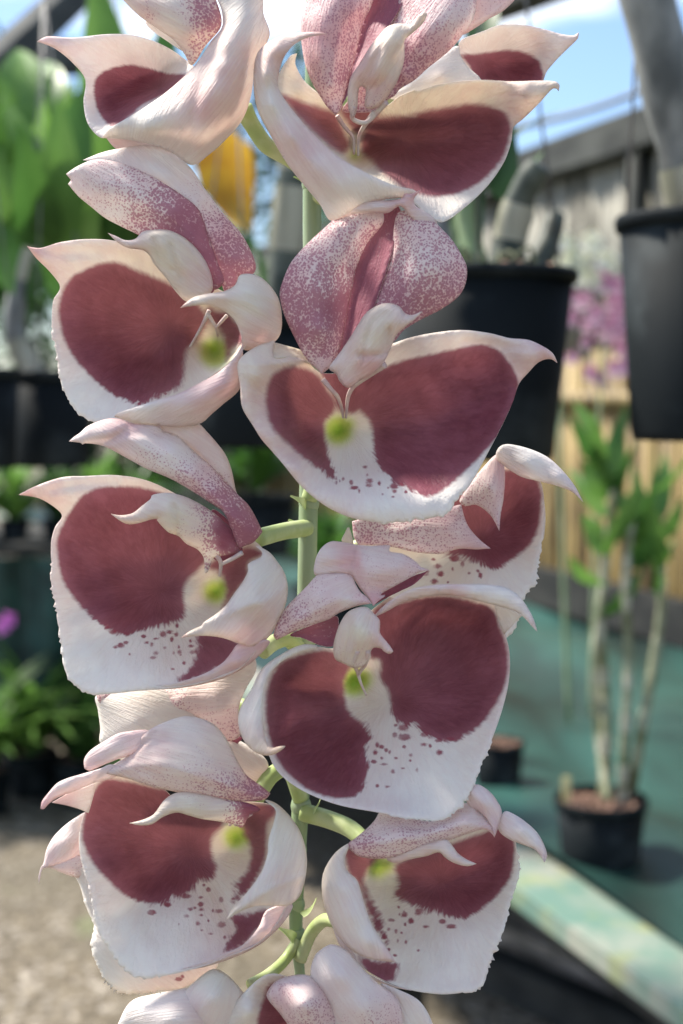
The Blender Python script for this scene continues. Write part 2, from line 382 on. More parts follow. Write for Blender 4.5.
    if wave: h = h+wave*np.sin(q[:, 0]*.11+q[:, 1]*.07)*np.sin(q[:, 1]*.09-q[:, 0]*.03)
    a, b, c = q[F[:, 0]], q[F[:, 1]], q[F[:, 2]]
    ar = (b[:, 0]-a[:, 0])*(c[:, 1]-a[:, 1])-(b[:, 1]-a[:, 1])*(c[:, 0]-a[:, 0])
    F = np.where((ar > 0)[:, None], F[:, ::-1], F)
    Wf = w3(np.c_[q, h], base)
    nrm = np.zeros_like(Wf); fn = np.cross(Wf[F[:, 1]]-Wf[F[:, 0]], Wf[F[:, 2]]-Wf[F[:, 0]])
    for kk in range(3): np.add.at(nrm, F[:, kk], fn)
    nrm /= np.linalg.norm(nrm, axis=1)[:, None]+1e-12
    tk = th*MM*np.clip(.35+ed/8, .35, 1)
    Wb = Wf-nrm*tk[:, None]
    # mesh: front, back, rim
    N = len(q); cnt = {}
    for f in F:
        for u, v in ((f[0], f[1]), (f[1], f[2]), (f[2], f[0])): cnt[(u, v)] = 1
    rim = [(u, v) for (u, v) in cnt if (v, u) not in cnt]
    faces = [tuple(f) for f in F.tolist()]+[(f[2]+N, f[1]+N, f[0]+N) for f in F.tolist()]+[(v, u, u+N, v+N) for u, v in rim]
    bl = np.full(N, -99.0)
    for s in blotch:
        pl = smooth_poly(s); dd = dist(q, pl); bl = np.maximum(bl, np.where(inside(q, pl), dd, -dd))
    gr = np.full(N, -99.0)
    if green:
        for (x, y, r_) in pts(green)[0]: gr = np.maximum(gr, r_*1.35-np.hypot(q[:, 0]-x, (q[:, 1]-y)))
    st = np.full(N, -9.0)
    for (sx, sy, sr) in SP: st = np.maximum(st, sr*.8-np.hypot((q[:, 0]-sx)*(.7+.3*math.sin(sx*7)), (q[:, 1]-sy)*(.85+.25*math.sin(sy*5))))
    pk, sk, cm = field(q, pink), field(q, spk), field(q, cream)
    rg = np.zeros(N)
    for (sx, sy, sr) in SP: rg = np.maximum(rg, np.exp(-(np.hypot(q[:, 0]-sx, q[:, 1]-sy)/26)**2))
    Z0 = np.zeros(N)
    if vein and vein[0] == 'r':
        vx_, vy_ = pts(vein[1])[0][0][:2]; an = np.arctan2(q[:, 1]-vy_, q[:, 0]-vx_); rd = np.hypot(q[:, 0]-vx_, q[:, 1]-vy_)
        kk = 5.5*(1+rd/160); vc = (np.cos(an)*kk, np.sin(an)*kk, rd*.012)
    else:
        cq = q-q.mean(0); ev, U2 = np.linalg.eigh(np.cov(cq.T)); al = cq @ U2[:, 1]; pe = cq @ U2[:, 0]; hl = max(1, np.abs(al).max())
        vc = (pe*.19/(1.12-(al/hl)**2*.75)*(1+.0*al), al*0+ph_[0], al*.016)
    mb.add(np.r_[Wf, Wb].tolist(), faces, 0, dict(blotch=np.r_[bl, Z0-99], green=np.r_[gr, Z0-99], spot=np.r_[st, Z0-9],
           rag=np.r_[rg, rg], vx=np.r_[vc[0], vc[0]], vy=np.r_[vc[1], vc[1]], vz=np.r_[vc[2], vc[2]], pink=np.r_[pk, Z0+backpink], spk=np.r_[sk, sk*.5], cream=np.r_[cm, cm]))
def ptube(mb, s, r, base=0, d=0, seg=10, n=6, **at_):
    o, _ = pts(s, d); P = w3(o, base); m = len(P); rr = [(r[0]+(r[-1]-r[0])*i/(m-1) if len(r) == 2 else r[i])*MM for i in range(m)] if len(r) > 1 else [r[0]*MM]*m
    tube(mb, [Vector(x) for x in P], rr, seg, n, attrs=at_ or None)

top = w3([(312, -150, -105)])[0]
spike = thing('orchid_flower_spike', top, 'long hanging spike of cream and maroon speckled orchid flowers in the foreground', 'orchid spike')
mb = MB(); ptube(mb, "318,-150 315,60 312,200 313,330 309,480 307,580 305,690 301,790 297,880 296,930 300,975 306,1060", [10.5, 10.5, 10, 10.2, 10.2, 10.2, 9.8, 9.4, 8, 7, 5.5, 4], d=-105, seg=16)
mb.build('stem', M['stem'], spike, top)
for bx_, by_, sx_ in ((309, 503, -1), (307, 527, -1), (306, 655, -1), (303, 740, -1), (301, 806, 1), (299, 850, -1), (297, 905, 1), (297, 935, -1), (312, 184, -1)):
    mb = MB(); A_, T_ = [Vector(x) for x in w3([(bx_+sx_*3, by_+7, -96), (bx_+sx_*19, by_-7, -84)])]
    blade(mb, A_, T_, .0042, .12, n=6, fold=.5, side=Vector((.35, .8, .45))); mb.build('bract', M['pedicel'], spike)
    mb = MB(); C_ = [Vector(x) for x in w3([(bx_, by_-6, -105), (bx_, by_, -105), (bx_, by_+6, -105)])]; tube(mb, C_, [9.9*MM, 11.2*MM, 9.9*MM] if by_ < 850 else [7.6*MM, 8.6*MM, 7.0*MM], 16, 4); mb.build('node', M['stem'], spike)
def flower(center, base, ped, pr, parts, label=None):
    """ped: curve of the flower stalk; parts: list of (name, [patch kwargs...]) or ('antenna', curve, radii, d)"""
    c, _ = pts(center); org = w3(c, base-20)[0]
    m = MB(); ptube(m, ped, pr, 0, -60, 12)
    o, _ = pts(ped, -60); e = o[-1]; pe = w3([e])[0]
    f = m.build('flower', M['pedicel'], spike, Vector(org))
    if label: f['label'] = label
    for it in parts:
        m = MB()
        if it[0] == 'antenna':
            ptube(m, it[1], [x*.8 for x in it[2]], base, it[3], 8); m.build('antenna', M['thread'], f, Vector(org)); continue
        for kw in it[1]: patch(m, base=base, **({'relief': .5} if it[0] == 'column' else {'relief': 1.6, 'vein': ('r', center)} if it[0] == 'lip' and 'blotch' in kw else {}), **kw)
        m.build(it[0], TISSUE, f)
    return f

# F5: the big open flower at the centre
flower("343,425", 25, "309,500,-100 318,470,-95 332,440,-85", [9, 8], [
 ('lip', [dict(creases=[('I 425,635 460,690 510,775', 3, 3),('I 670,690 590,650 480,630 300,610', -3, 4),('H 30,700 150,700 290,690', 3, 3),('H 60,760 110,820 100,930', -3, 5)], outline="275,340,0! 255,347,8 238,362,12 240,385,18 242,407,22 252,424,22 262,440,22 279,459,24 301,486,24 324,505,22 349,517,18 375,522,14 401,522,12 420,521,10 444,514,8 457,500,4 470,485,0 493,443,-12 512,404,-22 519,384,-26 529,372,-20 539,362,-10 550,359,4 557,363,12! 553,354,8 546,348,2 529,340,-6 509,338,-6 489,333,-4 462,330,-4 432,333,-10 405,339,-18 380,350,-35 350,370,-45 322,373,-40 305,360,-12 292,357,4 274,356,10",
   ins="343,428,-62 330,395,-52 300,395,-34 280,395,-14 268,400,0 262,385,10 300,440,-30 330,470,-18 345,480,-8 375,460,-40 375,400,-50 400,430,-46 440,430,-40 450,380,-34 480,400,-36 500,385,-32 420,480,-14 400,500,6 370,500,10 335,490,14 300,465,18 275,435,18 460,480,-6 430,503,6 470,348,-14 430,350,-16 500,352,-20 520,352,-6 535,352,2 255,375,20 495,425,-22",
   roll=7, rw=7, pink="J 60,330,.7 30,250,.75 100,400,.5 250,560,.4 30,90,.25 500,560,0 w 560,320,.45 600,330,.7 400,300,.2 400,590,0 J 330,420,0", cream="J 340,290,.5 360,400,.1 100,20,.4 50,100,.35 400,500,0 500,560,0 w 400,300,.15 480,400,0",
   blotch=["J 150,113 105,135 82,180 82,250 100,305 170,375 240,430 305,472 285,420 272,370 266,290 292,258 300,225 268,175 240,135 200,118",
           "w 312,347 400,326 470,312 495,315 520,332 545,375 543,425 520,470 498,500 465,535 430,568 400,592 370,600 320,575 285,550 275,530 270,480 262,455 240,435 232,410 240,385",
           "H 370,720 560,700 620,760 560,850 500,900 430,880 400,800"],
   green="J 305,310,9 335,295,3", spots="J 320,462,2.4 345,473,2 355,490,3 388,425,1.8 395,450,1.6 402,468,2.5 400,482,2.6 432,476,2 443,510,2 478,485,3 480,500,2 515,502,2.8 475,518,1.3 370,500,1.5 500,480,2.4 460,490,1.8", fringe=(380, 490, 475, 540)),
   dict(outline="273,342,-6! 288,346,-14 305,352,-22 320,368,-30 306,362,-14 290,357,2 274,357,8", d=-10, pink=.3, cream=.6, infl=-4, iw=8)]),
 ('sepal', [dict(outline="369,206,-22 397,206,-22 400,222,-12 394,243,-10 386,270,-8 376,300,-6 362,335,-6 346,370,-8 334,366,-10 340,345,-16 349,304,-26 354,277,-30 364,245,-30 372,222,-28", spk="p 380,215,.9 370,290,.97 350,350,.9", pink=.9, infl=-5, iw=10, d=-15)]),
 ('petal', [dict(outline="322,374,4! 310,363,2 303,354,4 287,322,6 281,304,6 280,290,6 290,264,4 304,247,2 322,230,0 342,213,-4 360,206,-6 379,206,-6 384,220,-4 377,232,-10 366,245,-14 356,270,-16 352,290,-16 347,315,-14 341,345,-8 333,364,0",
   ins="315,290,22 320,330,20 330,250,16 350,230,6 300,300,14 340,290,2", roll=8, rw=8, spk="p 290,290,.75 300,330,.82 325,350,.7 322,366,.35 345,300,.85 330,310,.88 335,280,.7 320,250,.56 305,270,.6 350,225,.5 372,212,.3 370,230,.6 345,250,.52", pink="p 320,330,.8 330,240,.45 370,212,.4")]),
 ('petal', [dict(outline="397,214,-6 412,211,0 432,220,2 445,232,4 455,244,4 466,264,4 467,276,4 464,288,4 457,298,4 440,310,4 422,319,2 404,330,2 392,343,2 372,345,2 374,305,-6 385,272,-12 392,243,-12",
   ins="425,265,22 440,270,20 410,250,12 400,285,10 430,295,16 445,290,12 400,232,0", roll=8, rw=8, spk="p 400,235,.55 420,240,.5 440,260,.54 460,275,.62 450,295,.72 425,305,.76 400,300,.8 395,320,.75 390,275,.7 410,265,.56", pink="p 430,240,.5 410,320,.75")]),
 ('sepal', [dict(creases=[('H 370,160 480,108 600,102 690,95', -3.5, 3),('H 420,150 560,75 690,60', 2, 3)], outline="334,221,0 343,213,4 356,205,8 372,201,10 392,200,10 402,198,10 404,192,12! 410,194,14 421,190,16! 414,199,12 416,206,8 428,213,4 437,222,0 434,229,-3 420,225,2 408,214,8 400,206,10 388,213,10 372,213,8 355,214,4",
   ins="375,206,16 400,201,16", roll=5, rw=4, spk="p 340,216,.3 370,208,.12 415,215,.2", pink="p 345,216,.55 375,205,.35 418,193,1 395,208,.75 425,220,.4 400,199,.8")]),
 ('column', [dict(creases=[('H 640,560 620,650 560,665 520,662', -5, 3),('H 575,520 550,600 535,690', -3, 3),('H 690,490 600,480 540,560 480,640', 2, 4)], outline="329,368,16 338,355,20 347,342,24 356,328,30 365,314,34 376,306,36 388,303,36 399,306,36 405,313,38 412,315,40 422,311,46! 414,320,44 405,327,42 396,336,36 391,348,34 384,362,30 372,374,24 360,380,18 349,388,14 340,382,12 336,374,12",
   ins="365,345,48 380,325,54 372,335,54 355,360,38 398,318,50 345,370,24", roll=8, rw=6, pink="p 345,365,.55 340,355,.45 395,312,.5 412,316,.4 385,360,.6 372,364,1.3 364,372,1.2 370,340,.12 360,325,.4", cream="p 375,335,.55 378,322,.5 340,365,.05 365,350,.3 385,365,0 405,315,.2"),
   ]),
 ('antenna', "H 372,760,-10 405,800,-12 432,830,-22 450,880,-40 455,915,-50", [3.4, 2.8, 2.6, 2.0, 1.4], 0),
 ('antenna', "H 620,700,20 560,740,8 500,785,-5 475,830,-20 466,915,-48", [5, 4.4, 3.4, 2.6, 1.5], 0)])

# F4: second on the left, turned left
flower("170,330", 0, "311,420,-105 290,400,-95 262,375,-60", [9, 8], [
 ('lip', [dict(creases=[('D 50,570 200,600 400,600 560,640', -3, 5),('D 60,580 150,660 215,770', 2.5, 4)], outline="27,246,20! 40,248,14 61,242,6 88,239,0 116,241,-4 150,252,-14 185,272,-26 215,288,-28 238,300,-10 250,320,10 246,345,24 225,366,24 204,382,24 190,400,22 199,424,6 170,425,4 145,423,2 120,424,2 93,421,2 76,413,0 65,393,-4 57,362,-8 52,332,-12 53,301,-14 60,287,-14 50,272,-2 36,258,10",
   ins="216,350,-60 190,340,-56 150,320,-58 110,320,-48 80,320,-30 70,300,-24 130,280,-36 100,265,-16 75,262,-6 50,255,8 170,370,-42 130,380,-30 95,370,-18 140,400,-4 185,378,-8 205,365,0 230,335,-30 160,265,-24 100,405,-4 165,405,8",
   roll=6, rw=6, pink="D 60,580,.8 150,650,.45 300,560,.15 500,560,.2 G 30,50,.3 60,450,0", cream="D 100,600,.2 G 480,330,.45 540,250,.5 200,450,0",
   blotch=["D 210,780 255,715 300,688 370,655 450,643 510,655 560,678 620,702 700,735 G 420,60 445,80 490,120 515,160 500,200 470,240 447,262 440,300 438,340 425,375 385,402 340,418 300,437 235,422 160,372 90,302 45,225 26,130",
           "E 290,860 330,880 380,890 440,960 470,1040 G 600,250 575,300 568,250 560,215 540,185 500,150"],
   green="G 535,270,9 560,255,4", spots="G 375,402,2 345,412,2 320,425,2.5 290,435,2", fringe=(40, 325, 130, 440)),
   dict(outline="G 628,240,30! 600,285,30 550,330,32 500,360,32 420,400,30 360,420,28 290,442,22 220,466,14 210,478,8 300,500,8 400,510,8 487,500,8 530,465,14 565,435,18 615,390,16 625,330,20", ins="G 560,370,42 500,420,40 420,450,32 320,465,22", roll=5, rw=4, pink="G 590,300,.5 560,380,.7 500,430,.55 300,470,.1 420,480,.3", d=24),
   dict(creases=[('E 150,862 330,815 480,790 620,830', 3, 4),('E 300,840 430,860 560,930', -2.5, 5)], outline="180,308,62! 192,298,58 205,294,54 224,291,48 235,285,40 240,275,34 252,274,26 262,278,22 272,288,18 279,300,16 282,318,14 280,335,12 270,345,10 252,350,12 243,349,22 241,336,34 235,321,42 224,311,50 208,305,56 192,306,60",
   ins="225,300,58 245,300,52 262,310,42 262,330,30 250,290,44", roll=6, rw=5, pink="p 182,307,.9 200,300,.3 260,345,.75 278,325,.35 255,300,.05", cream="p 260,300,.35 230,295,.35 250,330,.1", d=30)]),
 ('sepal', [dict(creases=[('E 0,110 100,180 200,270 330,440', -3, 4),('D 470,110 620,150 E 100,230', 2, 5)], outline="83,160,-6! 100,153,-6 116,149,-6 147,145,-8 170,151,-8 190,167,-8 205,189,-8 222,212,-8 240,232,-8 250,249,-8 256,266,-8 252,275,-8 240,276,-6 236,285,-4 226,293,-2 221,282,0 217,262,6 208,238,10 198,212,10 178,194,10 150,177,8 120,166,4",
   ins="170,170,8 200,200,10 225,235,8 240,260,6 140,158,2", roll=6, rw=6, spk="p 120,155,.05 170,165,.1 200,195,.3 215,225,.6 240,250,.72 225,265,.78 235,270,.8", pink="p 120,155,.25 170,160,.12 200,195,.3 230,240,.8")]),
 ('sepal', [dict(outline="105,136,-14! 130,137,-12 158,143,-10 176,152,-10 150,152,-14 118,150,-14", pink="p 110,138,.9 150,145,.4", d=-12)]),
 ('petal', [dict(outline="66,174,4! 76,167,6 92,160,8 108,160,10 130,166,12 150,175,14 165,184,14 182,195,14 199,210,12 209,238,10 218,263,10 224,281,10 214,290,6 200,280,2 170,255,0 140,236,0 122,227,-2 105,218,-2 90,206,-2 78,196,0 68,184,2! 71,180,4!",
   ins="110,185,18 140,200,22 170,215,22 195,245,18 205,265,14 100,175,14 150,220,10", roll=5, rw=5, spk="p 80,175,.3 90,190,.38 110,170,.35 120,195,.5 140,185,.5 150,210,.62 110,215,.35 165,195,.72 180,215,.85 195,230,.88 205,260,.92 170,235,.85", pink="p 80,175,.35 100,190,.25 150,200,.45 190,220,.9 110,215,.1")]),
 ('column', [dict(creases=[('E 100,560 120,640 150,720', -4, 3),('E 20,540 60,660 110,690', -3, 3),('E 20,500 120,510 220,600 290,700', 3, 4)], outline="108,233,30! 116,236,30 125,240,30 135,239,30 142,232,30 150,230,30 168,230,30 185,238,28 201,254,24 210,271,18 213,288,14 206,297,12 188,302,10 176,292,16 166,278,22 154,264,24 149,255,26 142,250,28 128,248,28 117,242,30",
   ins="160,245,48 175,255,46 190,272,36 150,242,42 200,285,24", roll=8, rw=6, pink="p 112,235,.5 130,244,.45 150,235,.4 190,250,.4 205,280,.7 165,260,.1 200,295,.3", cream="p 165,250,.6 178,262,.5 120,240,.1 200,280,.1"),
   dict(outline="203,268,2 212,268,2 216,286,2 208,296,2 202,286,2", spk=.95, pink=.9, d=2)]),
 ('antenna', "E 290,880,-10 262,940,-15 235,990,-24 G 455,250,-36", [3, 1.4], 0),
 ('antenna', "E 285,900,-10 320,960,-15 G 545,215,-30", [2.6, 1.2], 0),
 ('antenna', "E 375,905,-5 335,950,-12 E 320,965,-16", [2.4, 1.6], 0)])

# F6: third on the left
flower("160,590", 5, "307,528,-100 285,531,-70 258,538,-30", [9.5, 9, 9.5], [
 ('lip', [dict(creases=[('K 50,432 180,410 330,385 480,370', -3, 4),('K 200,440 240,520', 2.5, 4)], outline="19,495,24! 38,485,18 63,477,8 85,476,2 111,475,-2 137,478,-8 160,486,-16 200,508,-24 235,530,-20 262,548,-10 270,575,0 268,610,10 262,640,16 240,668,18 208,681,16 173,688,14 138,691,12 93,694,6 68,680,0 63,655,-4 57,623,-8 52,581,-12 51,543,-16 55,527,-16 62,516,-16 54,507,-6 38,498,10",
   ins="217,592,-60 195,590,-54 160,560,-60 120,550,-50 85,550,-34 65,540,-24 100,505,-16 130,510,-34 70,495,0 45,492,14 150,610,-46 110,610,-30 75,610,-18 180,650,-26 130,655,-14 90,660,-6 230,640,-14 205,662,-6 240,570,-40 240,610,-26 150,675,6 205,675,10",
   roll=6, rw=6, pink="K 60,430,.8 150,430,.4 300,400,.15 500,370,.2 p 80,670,0 150,640,0 240,660,.4", cream="p 40,490,.15 100,480,.1 200,610,.35 215,590,.5 150,660,.08 100,670,0",
   blotch=["X 140,270 160,235 180,212 220,192 290,190 330,196 365,210 410,270 445,320 457,350 440,375 412,400 405,430 410,465 395,488 345,500 300,512 270,518 235,505 180,460 135,390 125,310",
           "L 262,765 290,725 360,690 450,665 515,690 505,715 452,740 448,800 400,870 330,955 345,870 320,795",
           "M 445,212 500,205 570,235 560,260 520,300 450,335 385,349 425,310 448,260"],
   green="M 500,90,7 515,80,5", spots="M 295,217,3 330,224,1.8 304,235,1.8 318,240,1.8 350,211,2.3 368,205,2.5 390,187,2.6 375,226,1.9 395,247,1.9 355,250,1.4 245,235,2.2 230,243,2.4 215,248,2 255,268,1.6 330,265,1.8 322,278,1.8 380,265,1.5 397,262,1.8 430,245,1.6 435,262,2 410,293,2.2 378,310,1.4 428,230,1.5 400,270,1.5 388,212,2 210,205,3 245,210,3 190,190,3", fringe=(45, 560, 100, 710)),
   dict(outline="M 640,226,18 600,240,20 562,240,20 545,262,20 520,292,20 470,322,18 400,347,16 330,358,12 300,366,8 380,367,8 480,350,8 550,325,8 610,285,8 655,235,10", ins="M 560,290,28 480,335,20", roll=4, rw=3, pink="M 600,260,.7 540,300,.6 470,335,.45 350,360,.15", d=14, iw=6),
   dict(creases=[('L 240,1015 400,950 560,900 620,840', 3.5, 4),('M 500,200 600,150 650,60', -2, 6)], outline="M 400,221,64! 430,200,58 462,186,54 L 240,1015,50 300,975,44 345,935,40 380,885,36 420,830,32 446,780,30 448,745,26 505,715,14 510,690,10 480,662,6 540,690,4 580,735,2 612,785,0 627,840,0 626,890,2 612,950,6 590,1000,10 M 655,215,12 625,240,18 595,246,24 565,238,34 520,222,46 475,216,54 440,217,60",
   ins="L 470,900,44 550,830,26 530,950,36 M 560,200,44 500,205,54 600,190,30", roll=6, rw=5, pink="M 402,220,1 440,205,.35 600,215,.75 640,180,.5 L 520,800,.05 450,900,.15", cream="L 520,760,.25 480,900,.25 M 560,200,.15 420,210,.5", d=20)]),
 ('sepal', [dict(outline="K 500,95 600,72 683,60 L 60,52 110,60 160,78 218,103 260,145 300,190 345,250 372,320 388,400 395,440 330,380 230,260 120,180 0,150 K 600,125", d=-14, infl=6, iw=15, pink=.45, spk="L 350,350,.35 100,100,.0 300,200,.1", cream=.12)]),
 ('petal', [dict(creases=[('K 345,197 450,180 540,150 683,150', -4, 4),('K 560,110 500,150 440,190', -3, 3),('L 60,300 200,370 320,470 400,560', 2.5, 5)], outline="K 268,188,14! 295,165,14 320,148,14 350,120,14 400,98,12 450,84,12 500,86,12 535,100,12 580,110,10 683,120,6 L 60,140,2 130,165,0 200,232,0 290,310,0 350,375,0 400,430,0 450,480,0 490,550,0 512,600,2! 485,635,2 460,655,2 430,665,4 408,675,6 385,630,10 372,590,12 362,570,14 355,545,18! 330,505,18 300,485,16 200,420,14 100,362,14 0,320,14 K 600,302,14 520,258,14 460,225,14 420,208,16 380,200,16 342,197,18! 330,203,18! 322,195,16 300,192,16",
   ins="K 500,150,22 600,180,24 L 100,230,24 200,320,24 300,410,22 400,520,18 440,600,14 K 400,160,20", roll=6, rw=5, spk="K 300,180,.1 400,180,.15 450,150,.05 600,250,.4 600,160,.1 L 50,270,.42 100,200,.1 150,330,.5 250,400,.6 220,300,.35 300,440,.72 380,520,.85 450,600,.85 420,500,.8", pink="K 350,150,.35 500,120,.55 560,110,.8 600,200,.2 L 150,230,.2 250,350,.5 400,550,.85")]),
 ('column', [dict(creases=[('L 110,480 125,540 120,620', -4, 3),('L 20,470 140,470 250,560', 2.5, 4),('K 640,480 L 60,470', -2, 3)], outline="K 458,517,34! 480,522,34 515,524,34 560,514,32 600,482,30 640,450,28 L 10,432,26 80,422,24 160,440,20 240,480,16 300,520,12 345,560,6 390,600,2 410,660,0 400,695,0 330,710,2 290,720,4 270,770,4 250,790,4 245,720,8 215,680,14 165,655,20 130,620,24 80,600,26 30,545,28 K 683,540,30 640,545,32 590,560,32 540,566,32 500,550,34",
   ins="L 80,500,44 140,540,42 200,600,32 260,640,20 K 650,500,40", roll=8, rw=6, spk="L 100,500,0 200,560,.2 260,560,.55 280,620,.65 310,600,1 350,620,1.1 350,580,1.1 330,660,1.1 200,650,.15 290,700,.3 380,680,.9 K 600,520,.1", pink="K 480,525,.55 560,550,.6 620,500,.4 L 100,560,.3 200,500,.45 250,680,.3", cream="L 130,520,.6 120,560,.6 220,600,.3 50,480,.25 200,620,.35")]),
 ('sepal', [dict(outline="L 285,500,-8 345,540,-8 372,580,-8 395,640,-10 420,690,-12 340,730,-14 290,720,-14 270,640,-12 275,560,-10", spk=1.05, pink=1, infl=-4, iw=10)]),
 ('antenna', "L 300,705,0 322,740,-6 318,800,-20", [3.4, 2], 0),
 ('antenna', "L 420,695,0 370,725,-4 320,750,-8", [3.2, 2.4], 0)])

# F8: lower centre
flower("390,700", 12, "306,660,-100 290,640,-90 275,642,-85 262,652,-70", [9, 8.5], [
 ('lip', [dict(outline="O 165,650,14 210,600,12 280,560,6 370,540,-6 450,545,-20 520,470,-32 600,390,-32 680,330,-24 P 60,250,-10 150,215,0 250,200,4 350,215,2 440,240,-6 500,275,-14 525,370,-24 552,480,-28 550,600,-26 520,730,-18 478,850,-8 440,940,0 Y 465,655,6 440,690,10 400,723,14 350,719,16 280,706,18 200,690,18 130,660,18 85,620,18 66,560,18 62,500,20 68,450,22 80,425,18",
   ins="358,681,-62 340,640,-44 300,680,-34 275,680,-14 300,740,-30 270,740,-8 330,770,-18 300,775,-2 380,740,-34 400,660,-54 450,650,-54 480,640,-44 440,700,-44 490,690,-34 420,760,-16 400,800,2 360,790,-4 460,750,-16 330,795,10 430,600,-30 480,610,-30",
   roll=6, rw=6, pink="P 100,220,.35 300,215,.2 Y 80,430,.1 200,690,.25 400,700,0 530,420,.6", cream="p 360,700,.35 380,740,.15 400,800,0 330,800,0",
   blotch=["O 175,640 215,610 260,585 370,555 440,560 480,600 520,620 500,660 490,700 500,800 540,850 575,880 600,920 Y 258,535 268,560 258,590 262,620 256,650 240,675 200,680 170,672 135,655 95,615 73,560 67,500 75,455 95,420",
           "O 600,400 683,345 P 60,275 150,250 280,238 400,262 480,292 515,380 540,450 548,550 520,655 450,770 385,825 330,850 270,862 215,835 180,825 150,790 90,785 50,750 45,700 30,640 0,590 O 640,600 600,590 580,530"],
   green="O 530,690,9 560,680,6", spots="Q 332,103,2.6 350,108,2.6 330,125,2.4 352,130,3 343,128,2.2 351,152,2.4 290,148,3 300,152,3 310,160,3 285,165,2 282,186,2.4 300,178,1.8 318,165,2 332,178,2 305,192,2 365,183,1.8 366,171,1.3 380,205,1.8 348,201,1.3 325,208,1.6 290,241,2 313,243,2 395,147,1.8 410,150,1.8 432,165,3 P 190,830,3 250,855,3.5 300,850,3", fringe=(390, 740, 520, 830)),
   dict(outline="O 372,536,10 320,530,12 270,545,14 215,575,16 160,612,18 125,650,20 95,715,24 60,770,28 38,820,32 35,870,36 50,925,42 80,970,48 120,998,54 165,1006,60 200,995,64 225,978,68 236,964,70! 210,966,66 180,972,60 160,960,56 145,900,48 140,830,42 142,760,36 150,710,30 168,660,24 220,605,20 300,565,16 375,548,10",
   ins="O 90,850,46 110,770,38 130,690,32 100,930,52", roll=6, rw=5, pink="O 230,968,1.2 180,990,.9 150,800,.0 60,800,.25 100,960,.4 200,600,.1", cream="O 225,970,.8 100,850,.15 250,560,.45 130,680,.2"),
   dict(outline="Y 272,337,14! 285,320,14 P 60,248,18 140,208,22 250,190,24 350,188,26 440,188,28 500,193,30 545,205,32 590,235,36 625,280,40 655,335,44 672,392,48! 645,365,46 615,332,42 580,305,38 530,290,34 480,276,30 400,256,26 340,242,22 280,236,18 200,242,14 110,262,12 30,305,12",
   ins="P 250,214,32 400,222,36 520,240,40 600,275,42", roll=6, rw=5, pink="P 0,310,.5 150,220,.4 330,235,.8 420,210,.2 520,240,.05 665,380,.5 600,290,.2", cream="P 500,240,.1"),
   dict(outline="P 488,280,0! 540,290,8 605,318,14 580,345,10 555,375,6 528,402,-6! 510,360,-10", pink=.25, cream=.3, d=4)]),
 ('sepal', [dict(creases=[('O 560,120 575,230 610,360', 2.5, 4),('O 400,200 480,190 530,180', -2.5, 4),('O 545,110 530,180 520,235', -3, 3)], outline="O 366,238,2 362,180,4 385,125,4 425,93,2 470,92,0 540,105,0 600,110,0 683,108,0 P 40,48,0 100,60,2 150,90,4 175,115,4! 212,128,6! 165,140,6 140,155,6 80,188,6 30,215,6 0,235,8 O 665,320,14 640,340,18 612,368,22! 595,340,18 560,300,14 540,270,12 515,240,10 450,228,8",
   ins="O 580,160,18 540,200,16 620,240,22 430,160,14 P 80,110,14 20,150,18", roll=5, rw=5, spk="O 400,180,.12 470,150,.05 600,160,.28 640,250,.3 P 60,110,.25 150,110,.35 30,200,.35", pink="O 480,190,.9 530,180,1 400,130,.3 600,140,.3 613,350,1 450,220,.6 P 60,80,.3 160,125,.7")]),
 ('petal', [dict(creases=[('O 210,480 350,400 480,340 600,357', 3, 5),('O 350,280 450,290 560,330', -2, 5)], outline="O 368,238,6 330,280,6 260,350,6 230,385,6 210,420,6 190,470,6 185,495,6 200,512,6! 250,488,8 300,465,10 360,445,12 420,425,12 470,395,14 540,368,18 605,357,24! 585,330,22 560,310,20 540,280,18 520,240,14 490,228,12 450,226,10 400,230,8",
   ins="O 380,330,24 280,420,16 480,310,24", roll=5, rw=5, spk="O 350,300,.38 300,380,.5 220,450,.55 400,380,.4 500,280,.1 540,330,.3 450,250,.25", pink="O 380,300,.45 210,480,.9 500,350,.3 600,355,1 560,320,.7 450,370,.6"),
   dict(outline="O 255,492,-8 320,462,-8 420,425,-6 455,412,-4 462,440,-4 455,500,-6 440,535,-8 420,540,-8 380,532,-10 340,515,-10 300,500,-10", spk=.92, pink=.95, infl=-4, iw=10),
   dict(outline="P -15,250,-4 30,215,-4 90,182,-4 150,152,-4 205,132,0! 165,170,-2 140,190,-4 90,215,-6 30,245,-8 -20,275,-10 O 640,340,-4", spk=1.05, pink=.95, infl=-3, iw=6)]),
 ('column', [dict(creases=[('O 545,420 540,500 520,560', 3, 4),('O 500,420 510,520 490,590', -3, 4),('O 600,430 600,500 570,600', -3, 4)], outline="O 470,440,22 500,395,24 540,375,26 585,372,28 615,400,30 640,430,32 P 0,395,34 25,430,38 45,455,42 57,476,46! 40,487,42 8,470,38 O 650,550,32 615,545,28 600,565,24 600,590,22 565,625,14 530,633,12 490,615,12 450,595,12 440,550,14 450,495,18",
   ins="O 540,450,46 560,520,42 500,500,34 620,480,44 500,570,26", roll=8, rw=7, spk="O 500,580,.25 540,590,.3 550,450,0", pink="O 460,560,.6 620,420,.6 650,520,.7 540,420,.35 550,480,.1 500,560,.5", cream="O 545,480,.55 555,420,.3 620,460,.1")]),
 ('antenna', "O 545,560,24 530,610,10 545,650,-16 560,700,-26 582,748,-34", [3.2, 3, 2.4, 1.8, 1.4], 0),
 ('antenna', "O 590,560,22 580,610,8 560,640,-10 548,665,-20", [3, 2.8, 2.4, 1.6], 0)])

